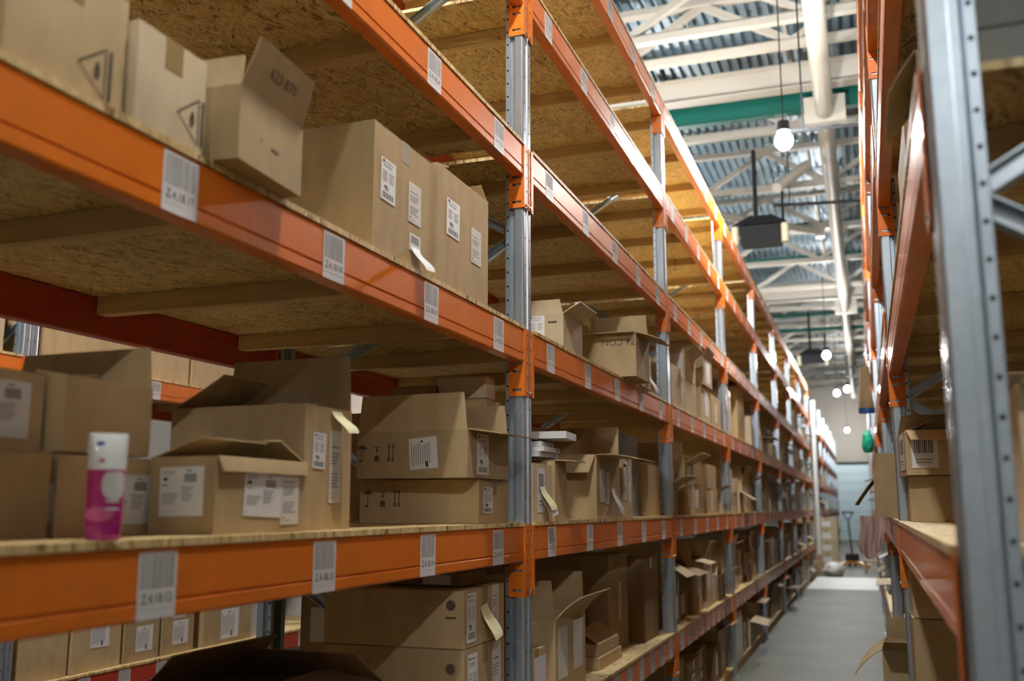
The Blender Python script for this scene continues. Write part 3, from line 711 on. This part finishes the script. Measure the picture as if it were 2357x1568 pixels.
for b in range(1, 8):
    ya, yb = LY[b] + .06, LY[b + 1] - .02
    if b == 3:
        carton(-1.62, -1.165, ya + .12, ya + .55, S[0], .42, 'white box with tan band on the floor platform just past the third post', mat='cardw', papers=[('F', 0, .13, .40, .05, 'blankc')], tape=False)
        ya += .62
    fill(XF + .0, 1, ya, yb, S[0], .50, 'left rack', b, 0, 330 + b, .95, big=1.2 if b < 5 else 1.7, two=b < 5)
for b in range(4, 8):
    fill(XF, 1, LY[b] + .06, LY[b + 1] - .02, S[3], .5, 'left rack', b, 3, 420 + b, .7, big=1.5, two=False)
    if b > 5: fill(XF, 1, LY[b] + .06, LY[b + 1] - .02, S[4], .5, 'left rack', b, 4, 520 + b, .6, big=1.2, mats=('cardl', 'card'))
# third shelf of the third and fourth bay, matched by hand
y0 = LY[2]
carton(-1.50, -1.19, y0 + .28, y0 + .66, z3, .30, 'tall pale box just past the second post, third shelf', mat='cardl')
carton(-1.46, -1.17, y0 + .70, y0 + 1.20, z3, .24, 'pale box with white front, lower one, third shelf, third bay', mat='cardl', papers=[('N', .03, .12, .2, .2, 'blankc')])
carton(-1.46, -1.17, y0 + .72, y0 + 1.18, z3 + .242, .20, 'open pale box with white front, upper one, third shelf, third bay', mat='cardl', op={'N': (-40, .08), 'F': (60, .09), 'Y': (-60, .08), 'B': (-60, .08)}, papers=[('N', .03, .1, .2, .17, 'blank')])
carton(-1.44, -1.15, y0 + 1.30, y0 + 1.75, z3, .27, 'pale box with white sheet, lower one left of third post, third shelf', mat='cardl', papers=[('F', .02, .14, .2, .2, 'blank')])
carton(-1.44, -1.13, y0 + 1.32, y0 + 1.75, z3 + .272, .22, 'open pale box with white sheet, upper one left of third post', mat='cardl', op={'N': (25, .1), 'F': (20, .08), 'Y': (-50, .08), 'B': (-50, .08)}, papers=[('F', .0, .11, .2, .17, 'blank')])
carton(-1.44, -1.16, y0 + 1.85, y0 + 2.4, z3, .26, 'brown box leaning beside the third post, third shelf', mat='card', papers=[('F', .0, .12, .15, .16, 'blankc')])
y0 = LY[3]
carton(-1.46, -1.17, y0 + .25, y0 + .42, z3, .42, 'narrow pale box stood on end, just past the third post, third shelf', mat='cardl', papers=[('F', 0, .2, .08, .25, 'blank')])
carton(-1.85, -1.20, y0 + 1.15, y0 + 1.75, z3, .56, 'very large brown box, third shelf of the fourth bay', mat='card')
carton(-1.45, -1.17, y0 + 2.1, y0 + 2.3, z3, .34, 'narrow pale box stood on end left of the fourth post, third shelf', mat='cardl')
# floor level, nearest two bays mostly hidden
# far left rack
for b in range(len(LY2) - 1):
    for l in (0, 1, 2, 3):
        fill(XF, 1, LY2[b] + .1, LY2[b + 1] - .05, S[l] if l else .002, .5, 'far left rack', b, l, 700 + b * 9 + l, .75, big=2.4, two=False, mats=('card', 'cardl'))
# right rack
carton(.145, .60, 3.90, 4.20, z2, .165, 'closed brown box with dark print, lower of two, right rack second shelf', mat='card', rot=0, prints=[('N', -.02, .09, 'bar', 0, .4), ('N', -.02, .14, 'arrows', 0, .6)])
carton(.130, .58, 3.88, 4.20, z2 + .167, .16, 'open brown box with big white label, upper of two, right rack second shelf', mat='card', rot=3, op={'N': (120, .07), 'B': (-70, .1), 'F': (-60, .1), 'Y': (-40, .1)}, papers=[('B', .04, .085, .16, .13, 'tag'), ('N', -.16, .085, .09, .12, 'tag')], notes=[('N', .0, .02, .08, 0, 'note', .06)])
z1 = S[1]
carton(.125, .62, 3.86, 4.19, z1, .36, 'tall brown box with arrows print, first shelf of right rack nearest bay', mat='card', prints=[('N', -.15, .10, 'arrows')])
carton(.13, .55, 3.86, 4.19, z1 + .362, .235, 'brown box with grey label on the tall arrows box, right rack', mat='card', papers=[('N', -.08, .12, .13, .15, 'tag')])
carton(.14, .6, 3.9, 4.18, S[0], .44, 'brown box on the floor platform of right rack nearest bay', mat='card')
carton(.22, .75, 1.64, 2.02, z2, .235, 'pale brown box beside the foreground upright, right rack second shelf', mat='cardl', prints=[('N', .02, .12, 'care')], op={'N': (95, .06), 'F': (-70, .1), 'B': (-60, .1), 'Y': (-60, .1)})
carton(.16, .74, 1.60, 2.05, S[3] , .085, 'flat grey box, lower of two, third shelf beside the foreground upright', mat='cardg', tape=False)
carton(.16, .74, 1.60, 2.05, S[3] + .087, .28, 'grey box, upper of two, third shelf beside the foreground upright', mat='cardg', tape=False)
carton(.15, .50, 2.12, 2.52, S[3], .30, 'open pale box with hanging flap on the right rack third shelf', mat='cardl', op={'B': (140, .10, 10), 'N': (20, .10), 'F': (-30, .1), 'Y': (-10, .1)})
carton(.15, .55, 2.75, 3.25, S[3], .40, 'dark brown box on the right rack third shelf behind the pale open one', mat='cardd')
def rbox(y0_, y1_, x0_, x1_, z_, h_, lab, **k): return carton(x0_, x1_, y0_, y1_, z_, h_, lab, **k)
rbox(5.3, 5.75, .04, .5, z2, .19, 'open brown box with tall flaps leaning into the aisle, right rack second bay', op={'N': (0, .13), 'B': (140, .16), 'Y': (0, .14), 'F': (-20, .1)}, mat='card', rot=-2)
rbox(4.5, 4.95, .14, .55, z2, .3, 'pale box with blue prints just past the right rack post', mat='cardl', prints=[('B', -.1, .12, 'bluebar', 0, .25), ('B', .08, .2, 'bluebar', 0, .25)])
for b in range(1, 7):
    ya, yb = RY[b] + .06, RY[b + 1] - .02
    if b == 1: ya += .75
    if b > 1: fill(XR, -1, ya, yb, S[2], .5, 'right rack', b, 2, 800 + b, .9, big=1.7, two=False)
    fill(XR, -1, ya, yb, S[1], .5, 'right rack', b, 1, 830 + b, .9, big=1.6, two=False)
    if b in (1, 2): fill(XR, -1, ya, yb, S[0], .5, 'right rack', b, 0, 860 + b, .8, big=1.5, two=False)
# back rack
zb1 = .52 + BT + .001; zb2 = 2.25 + BT + .001
r = random.Random(5)
ypos = .85
BK = [(4.16, 4.50, 'with no label'), (4.53, 4.92, 'with half hidden label'), (4.95, 5.26, 'with square white label'), (5.29, 5.60, 'with two white labels'), (5.70, 6.25, 'with large white label')]
for i, (a, b_, t_) in enumerate(BK):
    carton(-4.72, -4.24, a, b_, zb1, .40 + .03 * (i == 4), 'brown box %s on the back rack low shelf, %s from left' % (t_, PN[i]), mat='card', papers=[] if i == 0 else [('F', .02,   .13 if i > 1 else .2, .15 if i < 4 else .2, .15 if i < 4 else .2, 'rot')] + ([('F', .0, .25, .12, .06, 'blank')] if i == 3 else []))
carton(-4.5, -4.26, 6.27, 6.40, zb1, .36, 'narrow white box on the back rack low shelf', mat='cardw')
carton(-4.8, -4.3, 7.6, 8.2, zb1, .8, 'white box, lower left of the stacked white boxes on back rack', mat='cardw', tape=False)
carton(-4.8, -4.3, 8.23, 8.9, zb1, .8, 'white box, lower right of the stacked white boxes on back rack', mat='cardw', tape=False)
carton(-4.8, -4.3, 7.6, 8.2, zb1 + .802, .5, 'white box, upper left of the stacked white boxes on back rack', mat='cardw', tape=False)
carton(-4.8, -4.3, 8.23, 8.9, zb1 + .802, .5, 'white box, upper right of the stacked white boxes on back rack', mat='cardw', tape=False)
carton(-4.8, -4.28, 7.6, 8.9, zb2, .45, 'large white box on the back rack upper shelf', mat='cardw', tape=False)
for i, (a, b_) in enumerate([(3.35, 3.90), (4.14, 4.95), (5.0, 5.42), (5.45, 6.1), (6.15, 6.7), (6.75, 7.3)]):
    carton(-4.78, -4.25, a, b_, zb2, .52, 'brown taped box on the back rack upper shelf, %s from the left' % PN[i], mat='cardl' if i == 0 else 'card', papers=[('F', .1, .26, .14, .14, 'blank')] if i in (0, 2) else [], tape=True)
carton(-4.75, -4.24, 1.0, 1.6, zb1, .4, 'brown box on the back rack low shelf in its nearest bay, left', mat='card')
carton(-4.75, -4.24, 3.3, 3.9, zb1, .4, 'brown box on the back rack low shelf in its nearest bay, right', mat='card')
for i in range(4):
    carton(-4.8, -4.25, 9.1 + i * .42, 9.48 + i * .42, zb1, .6, 'brown box on the back rack low shelf past the white stack, %s from left' % PN[i], mat='card')


# ------------------------------------------------------------------ building
X0, X1, Y0, Y1, ZC = -11.0, 6.5, -6.5, 46.5, 7.36
struct(MB().box(X0, X1, Y0, Y1, -.2, 0, 'floor').build('floor'))
struct(MB().box(XF + .02, XR - .02, 19.0, 22.2, .0, .004, 'floor_lit').build('painted_light_1'))  # light falling across the floor, painted as a paler slab
struct(MB().box(X0 - .2, X0, Y0, Y1, 0, ZC, 'wall').build('wall_left'))
struct(MB().box(X1, X1 + .2, Y0, Y1, 0, ZC, 'wall').build('wall_right'))
struct(MB().box(X0 - .2, X1 + .2, Y0 - .2, Y0, 0, ZC, 'wall').build('wall_near'))
mb = MB(); DX0, DX1, DZ = -2.4, 1.4, 3.34
mb.box(X0 - .2, DX0, Y1, Y1 + .2, 0, ZC, 'wall'); mb.box(DX1, X1 + .2, Y1, Y1 + .2, 0, ZC, 'wall'); mb.box(DX0, DX1, Y1, Y1 + .2, DZ, ZC, 'wall')
struct(mb.build('wall_far'))
dr = bpy.data.objects.new('door_1', None); COL.objects.link(dr); dr.location = ((DX0 + DX1) / 2, Y1, 0); struct(dr)
mb = MB(); w_ = (DX1 - DX0) / 2
for i in range(8):
    a = DZ * i / 8; mb.box(-w_, w_, .03, .09, a + .012, a + DZ / 8 - .004, 'door'); mb.box(-w_, w_, .05, .08, a - .004 if i else 0, a + .012, 'doorj')
mb.build('door_panel', dr)
mb = MB(); mb.box(-w_ - .1, -w_, -.04, .1, 0, DZ + .1, 'dgrey'); mb.box(w_, w_ + .1, -.04, .1, 0, DZ + .1, 'dgrey'); mb.box(-w_, w_, -.04, .1, DZ, DZ + .1, 'dgrey'); mb.build('door_frame', dr)
# corrugated roof deck, ribs running along the aisle
mb = MB(); P_ = .13; pts = []; x = X0
while x < X1:
    pts += [(x, ZC), (x + P_ * .5, ZC), (x + P_ * .58, ZC + .055), (x + P_ * .92, ZC + .055)]; x += P_
pts.append((x, ZC))
n = len(pts); mb.add([(p[0], Y0, p[1]) for p in pts] + [(p[0], Y1, p[1]) for p in pts], [(i, i + 1, i + 1 + n, i + n) for i in range(n - 1)], 'deckm')
mb.box(X0 - .2, X1 + .2, Y0 - .2, Y1 + .2, ZC + .06, ZC + .2, 'dgrey')
struct(mb.build('ceiling'))
# roof trusses
TX0, TX1, TB, TT, HV = -7.6, 4.75, 6.42, 7.06, .95
mb = MB(); mb.box(TX0, TX1, -.05, .05, -.04, .04, 'white'); mb.box(TX0, TX1, -.012, .012, .04, .075, 'white'); bot = mb.mesh('bottom_chord')
mb = MB(); mb.box(TX0, TX1, -.06, .06, -.04, .04, 'white'); top = mb.mesh('top_chord')
mb = MB(); mb.bar((0, 0, .03), (HV, 0, TT - TB - .03), .075, .075, 'white'); wu = mb.mesh('web_member')
mb = MB(); mb.bar((0, 0, TT - TB - .03), (HV, 0, .03), .075, .075, 'white'); wd = mb.mesh('web_member')
mb = MB(); mb.box(-.09, .09, -.06, .06, .0, .012, 'white'); mb.box(-.10, .10, -.008, .008, -.12, 0, 'white')
TY = [7.4, 9.8, 10.4] + [12.9 + 2.5 * q for q in range(13)]
for k, Y in enumerate(TY):
    o = empty('roof_truss', (0, Y, TB), 'white steel lattice truss under the roof deck, %s from the camera' % (ORD[k]), 'roof truss', 'white lattice trusses under the roof')
    link('bottom_chord', bot, o); link('top_chord', top, o, (0, 0, TT - TB))
    sh = (.0, .35, .15)[k % 3]
    for j in range(12):
        x = TX0 + .3 + sh + j * HV
        link('web_member', wu if j % 2 else wd, o, (x, 0, 0))
def ibeam(mb, xa, xb, y, z, h, w, mat, t=.016):
    mb.box(xa, xb, y - w / 2, y + w / 2, z, z + t, mat); mb.box(xa, xb, y - w / 2, y + w / 2, z + h - t, z + h, mat); mb.box(xa, xb, y - t / 2, y + t / 2, z + t, z + h - t, mat)
for i, Y in enumerate((6.2, 11.5, 24.2, 36.5)):
    mb = MB(); ibeam(mb, TX0, TX1, Y, 6.36, .30, .20, 'white'); tag(mb.build('roof_girder'), 'deep white painted steel girder across the roof, %s from the camera' % ORD[i], 'girder', 'deep white girders across the roof')
for i, Y in enumerate((12.0, 13.6, 16.1, 18.6, 21.1, 25.0, 27.6, 30.1)):
    h = .24 if i == 0 else .10
    z = 6.26 if i == 0 else 6.62
    mb = MB(); ibeam(mb, TX0, TX1, Y, z, h, .12 if i == 0 else .08, 'green', .012); tag(mb.build('roof_purlin'), ('broad green steel beam crossing the roof above the nearest lamp' if i == 0 else 'thin green steel rail between the roof trusses, %s behind the broad one' % PN[i - 1]), 'steel beam', 'green steel rails in the roof')
for i, x in enumerate((-.62, -2.9, .55)):
    mb = MB(); mb.bar((x, 5.2, 7.14), (x, 44, 7.14), .05, .10, 'white'); tag(mb.build('roof_tie'), ['thin white tie running along the aisle above the trusses, middle one', 'thin white tie running along the aisle above the trusses, left one', 'thin white tie running along the aisle above the trusses, right one'][i], 'steel tie', 'white ties above the trusses')
# pipe along the aisle
pp = empty('ceiling_pipe', (-.205, 5, 6.12), 'thick white round pipe running along the aisle under the roof', 'pipe')
MB().cyl((0, 0, 0), (-.12, 39, 0), .105, 'white', 24).build('pipe', pp, smooth=True)
for Y, wd_ in ((6.75, .18), (19.2, .12), (31.4, .12)):
    MB().box(-.24 - Y * .002, .22, Y - .06, Y + .06, -.13, .2, 'white').build('pipe_clamp', pp)
bp = empty('branch_pipe', (-.30, 17.4, 6.15), 'white branch pipe slanting left from the thick pipe', 'pipe')
MB().cyl((-.25, -.2, 0), (-2.5, -2.4, .05), .065, 'white', 18).build('pipe', bp, smooth=True)
MB().box(-.30, -.14, -.25, -.05, -.09, .09, 'white').build('pipe_joint', bp)
# pendant lamps
def lamp(x, y, z, W, label, emis=True, r=.09):
    o = empty('pendant_lamp', (x, y, z), label, 'lamp', 'round pendant lamps')
    mb = MB(); mb.lathe([(.005, .18), (.05, .18), (.055, .12), (.06, .09), (.05, .085), (.005, .09)], 'dgrey', 20); mb.build('lamp_housing', o, smooth=True)
    mb = MB(); mb.lathe([(.001, -.08), (.04, -.072), (.07, -.04), (.08, 0), (.07, .04), (.05, .07), (.03, .088)], 'bulb', 16); mb.build('lamp_bulb', o, smooth=True)
    MB().cyl((0, 0, .16), (0, 0, TB - z - .04), .006, 'black', 6).build('lamp_cord', o)
    L = bpy.data.lights.new('lamp_light', 'POINT'); L.energy = W; L.shadow_soft_size = r; L.color = LC
    lo = bpy.data.objects.new('lamp_light', L); COL.objects.link(lo); lo.parent = o; lo.location = (0, 0, -.02)
    return o
LC = (1, .985, .955)
zl = 4.66
for i, (x, y, w) in enumerate([(-.52, 2.0, 300), (-.52, 8.6, 400), (-.66, 21.8, 440), (-.66, 29.3, 300), (-.36, 28.4, 110), (-.66, 43.8, 420)]):
    lamp(x, y, zl, w, 'round pendant lamp over the main aisle, %s from the camera' % ORD[i])
lamp(-.50, -4.6, zl, 80, 'round pendant lamp over the main aisle behind the camera')
for i, y in enumerate((2.6, 9.2, 18.0)):
    lamp(-3.3, y, zl, 500, 'round pendant lamp over the next aisle on the left, %s from the camera' % ORD[i])
lamp(2.35, -3.6, zl, 520, 'round pendant lamp over the next aisle on the right')
lamp(2.35, 9.0, zl, 150, 'round pendant lamp over the right hand aisle, farther one')
# cable with the nearest lamp
def tray(a, b, w, h, label):
    a, b = Vector(a), Vector(b); o = empty('cable_tray', a, label, 'cable tray', 'black cable trays'); d = b - a
    MB().bar((0, 0, 0), d, w, h, 'black').build('tray_rail', o)
    for t in (.12, .85): MB().cyl(d * t + Vector((0, 0, h / 2)), d * t + Vector((0, 0, 7.34 - a.z - d.z * t)), .008, 'black', 6).build('hanging_rod', o)
tray((-.50, 8.9, 4.86), (.62, 9.1, 4.9), .03, .02, 'thin black cable tray beside the nearest visible lamp')
tray((-1.05, 14.1, 5.75), (.9, 14.3, 5.72), .05, .035, 'black cable tray running right from the hanging heater')
tray((-1.3, 30.9, 5.6), (.9, 30.9, 5.6), .06, .05, 'black cable tray far down the aisle by the second heater')
def heater(x, y, z, label, rod):
    o = empty('unit_heater', (x, y, z), label, 'heater', 'dark hanging unit heaters')
    mb = MB(); mb.add([(-.36, -.28, .17), (.36, -.28, .17), (.36, .28, .17), (-.36, .28, .17), (-.14, -.10, .33), (.16, -.10, .33), (.16, .10, .33), (-.14, .10, .33)], [(0, 1, 5, 4), (1, 2, 6, 5), (2, 3, 7, 6), (3, 0, 4, 7), (4, 5, 6, 7), (3, 2, 1, 0)], 'dgrey'); mb.build('heater_hood', o)
    mb = MB(); mb.box(-.27, .27, -.2, .2, -.06, .168, 'black')
    for i in range(5): mb.box(-.25, .25, -.215, -.2, -.04 + i * .04, -.015 + i * .04, 'dgrey')
    mb.build('heater_body', o)
    for s_ in (-1, 1): MB().cyl((s_ * .33, -.22, -.10), (s_ * .33, -.22, .15), .05, 'cream', 14).build('heater_cylinder', o, smooth=True)
    MB().cyl((-.06, 0, .33), (-.06, 0, rod), .03, 'black', 8).build('hanging_rod', o)
    MB().cyl((.30, 0, .17), (.30, 0, .75), .018, 'black', 8).build('gas_pipe', o)
heater(-1.17, 13.4, 5.06, 'dark hanging heater with two cream cylinders, nearer one', 1.3)
heater(-1.10, 25.6, 5.06, 'dark hanging heater far down the aisle beside a lamp', 1.3)
tag(MB().cyl((-.9, 12.9, 5.62), (-.52, 13.5, 6.1), .07, 'white', 14).build('flue_pipe', smooth=True), 'short white slanting flue pipe above the nearer heater', 'pipe')
# floor end of the aisle
tag(MB().cyl((-1.085, 23.3, .42), (-1.085, 23.3, 3.85), .05, 'wplas', 16).build('white_pole', smooth=True), 'tall bright white pole at the end of the left rack', 'pole')
tag(MB().box(-1.16, -1.01, 23.22, 23.38, 0, .42, 'palwood').build('timber_guard'), 'wooden guard block at the foot of the white pole', 'guard')
def pallet(x, y, w, d, label, h=.14):
    o = empty('pallet', (x, y, 0), label, 'pallet', 'wooden pallets')
    for i in range(5):
        yy = -d / 2 + d * (i + .5) / 5; MB().box(-w / 2, w / 2, yy - d * .07, yy + d * .07, h - .02, h, 'palwood').build('deck_slat', o)
    for i in (-1, 0, 1): MB().box(i * (w / 2 - .05) - .045, i * (w / 2 - .05) + .045, -d / 2, d / 2, 0, h - .0205, 'palwood').build('pallet_bearer', o)
    return o
pallet(-.92, 24.6, .6, .8, 'wooden pallet under the carton stack near the white pole')
for i in range(4):
    carton(-1.2, -.7, 24.25, 24.85, .142 + i * .27, .268, 'box with yellow tape, %s from the bottom of the stack on the pallet' % PN[i], mat='cardl', papers=[('N', .0, .12, .2, .12, 'blank')], bev=False, prints=[], notes=[])
pj = empty('pallet_jack', (-.45, 26.6, 0), 'yellow and black hand pallet jack standing at the aisle end', 'pallet jack')
for s_ in (-1, 1):
    mb = MB(); mb.bar((s_ * .05, 0, .10), (s_ * .38, -.9, .06), .15, .05, 'yellow'); mb.build('fork', pj)
    MB().cyl((s_ * .36 - .03, -.84, .04), (s_ * .36 + .03, -.84, .04), .038, 'black', 12).build('fork_roller', pj)
MB().box(-.16, .16, -.05, .22, .07, .30, 'black').build('pump_housing', pj, bevel=.02)
MB().cyl((0, .15, .25), (-.06, .35, 1.18), .022, 'black', 10).build('handle_shaft', pj, smooth=True)
mb = MB(); mb.cyl((-.20, .36, 1.32), (.08, .36, 1.32), .02, 'black', 10); mb.cyl((-.20, .36, 1.32), (-.10, .36, 1.16), .016, 'black', 8); mb.cyl((.08, .36, 1.32), (-.02, .36, 1.16), .016, 'black', 8); mb.build('handle_grip', pj, smooth=True)
for s_ in (-1, 1): MB().cyl((s_ * .07 - .03, .12, .09), (s_ * .07 + .03, .12, .09), .09, 'dgrey', 16).build('steer_wheel', pj, smooth=True)
# crumpled white bag
def blob(name, loc, sx_, sy_, sz_, mat, label, cat, seed, amp=.25, group=None):
    bm = bmesh.new(); bmesh.ops.create_icosphere(bm, subdivisions=4, radius=1)
    from mathutils import noise as nz
    for v in bm.verts:
        k = 1 + amp * nz.noise(v.co * 2.2 + Vector((seed, 0, 0))) + amp * .5 * nz.noise(v.co * 6 + Vector((0, seed, 0)))
        v.co = Vector((v.co.x * sx_ * k, v.co.y * sy_ * k, max(-.82, v.co.z * k) * sz_ + sz_ * .82))
    me = bpy.data.meshes.new(name); bm.to_mesh(me); bm.free(); me.materials.append(M[mat])
    me.polygons.foreach_set('use_smooth', [True] * len(me.polygons))
    o = bpy.data.objects.new(name, me); COL.objects.link(o); o.location = loc
    return tag(o, label, cat, group)
blob('plastic_bag', (-.78, 22.6, 0.001), .22, .2, .16, 'wplas', 'crumpled white plastic bag on the floor by the pallet', 'bag', 3)
st = empty('wooden_stool', (.02, 24.4, 0), 'small wooden stool at the right end of the aisle', 'stool')
MB().box(-.22, .22, -.15, .15, .22, .26, 'palwood').build('stool_top', st)
for a in (-1, 1): MB().box(a * .15 - .03, a * .15 + .03, -.12, .12, 0, .219, 'palwood').build('leg', st)
# things hanging on the right rack
mb = MB(); nn = 14
def sheet(name, x0, x1, y, zt, zb, mat, label, cat, seed, amp=.03):
    r_ = random.Random(seed); nu, nv = 14, 18; vs = []
    ph = [r_.uniform(0, 6.28) for _ in range(4)]
    for th in (0, .003):
        for j in range(nv + 1):
            t = j / nv
            for i in range(nu + 1):
                u = i / nu
                vs.append((x0 + (x1 - x0) * (u + .12 * math.sin(5 * t + ph[3]) * t), y + th + amp * math.sin(9 * u + ph[0] + 2 * t) * (.4 + t) + amp * .5 * math.sin(21 * u + ph[1]), zt + (zb - zt) * t * (1 - .12 * math.sin(6 * u + ph[2]))))
    W = nu + 1; Q = W * (nv + 1); fs = []
    for j in range(nv):
        for i in range(nu):
            a = j * W + i; fs += [(a, a + 1, a + 1 + W, a + W), (Q + a, Q + a + W, Q + a + 1 + W, Q + a + 1)]
    mb = MB(); mb.add(vs, fs, mat); return tag(mb.build(name, smooth=True), label, cat)
sheet('plastic_film', -.06, .09, 6.75, 1.405, 1.16, 'film', 'crumpled translucent pink plastic film hanging off the right rack edge', 'film', 4, .025)
sk = empty('hanging_sack', (.03, 8.0, 2.17), 'tan sack with blue stripe hanging on the right rack front', 'sack')
mb = MB(); vs = []; 
for j, (hw, z_) in enumerate([(.035, .36), (.036, .30), (.044, .18), (.056, .07), (.058, .04)]):
    for i in range(12):
        a = 6.28318 * i / 12; vs.append((hw * math.cos(a), .035 * math.sin(a) * (1 + .1 * math.sin(3 * a + j)), z_))
mb.add(vs, [(j * 12 + i, j * 12 + (i + 1) % 12, (j + 1) * 12 + (i + 1) % 12, (j + 1) * 12 + i) for j in range(4) for i in range(12)] + [tuple(range(12))], 'sack'); mb.build('sack_body', sk, smooth=True)
mb = MB(); vs = [(hw * math.cos(6.28318 * i / 12), .036 * math.sin(6.28318 * i / 12), z_) for hw, z_ in ((.059, .04), (.058, .0)) for i in range(12)]
mb.add(vs, [(i, (i + 1) % 12, 12 + (i + 1) % 12, 12 + i) for i in range(12)], 'blue'); mb.build('blue_band', sk, smooth=True)
blob('teal_bag', (.03, 9.6, 1.95), .05, .05, .11, 'teal', 'small teal green bag hanging on the right rack', 'bag', 9, .2)
# open carton jutting into the aisle, bottom right
carton(.03, .40, 4.52, 4.95, S[1], .16, 'open brown box with sagging flap jutting out from the right rack first shelf', mat='card', op={'B': (122, .16, 30), 'N': (60, .10), 'F': (-20, .1), 'Y': (-20, .1)}, rot=-3)

# ------------------------------------------------------------------ world, camera
w = bpy.data.worlds.new('world'); bpy.context.scene.world = w; w.use_nodes = True
w.node_tree.nodes['Background'].inputs[0].default_value = (.8, .9, 1, 1); w.node_tree.nodes['Background'].inputs[1].default_value = .004
f_px, yaw, pitch, roll = 2256.63, .3440, .1684, -.0004
fw = Vector((-math.sin(yaw) * math.cos(pitch), math.cos(yaw) * math.cos(pitch), math.sin(pitch)))
rt = Vector((math.cos(yaw), math.sin(yaw), 0)); up = rt.cross(fw)
rt, up = rt * math.cos(roll) + up * math.sin(roll), -rt * math.sin(roll) + up * math.cos(roll)
cam = bpy.data.cameras.new('camera'); co = bpy.data.objects.new('camera', cam); COL.objects.link(co)
co.matrix_world = Matrix(((rt.x, up.x, -fw.x, 0), (rt.y, up.y, -fw.y, 0), (rt.z, up.z, -fw.z, 1.46), (0, 0, 0, 1)))
cam.sensor_width = 36; cam.lens = f_px / 2357 * 36; cam.clip_start = .05; cam.clip_end = 200
cam.dof.use_dof = True; cam.dof.focus_distance = 3.6; cam.dof.aperture_fstop = 2.4
sc = bpy.context.scene; sc.camera = co
sc.view_settings.view_transform = 'Standard'; sc.view_settings.look = 'None'; sc.view_settings.gamma = 1
sc.view_settings.exposure = 1.6; sc.view_settings.use_curve_mapping = False
sc.cycles.use_denoising = True; sc.cycles.max_bounces = 6; sc.cycles.diffuse_bounces = 4; sc.cycles.sample_clamp_indirect = 8
sc.cycles.use_light_tree = True
sc.cycles.use_adaptive_sampling = True; sc.cycles.adaptive_threshold = .09; sc.cycles.adaptive_min_samples = 12
sc.cycles.glossy_bounces = 3; sc.cycles.caustics_reflective = False; sc.cycles.caustics_refractive = False
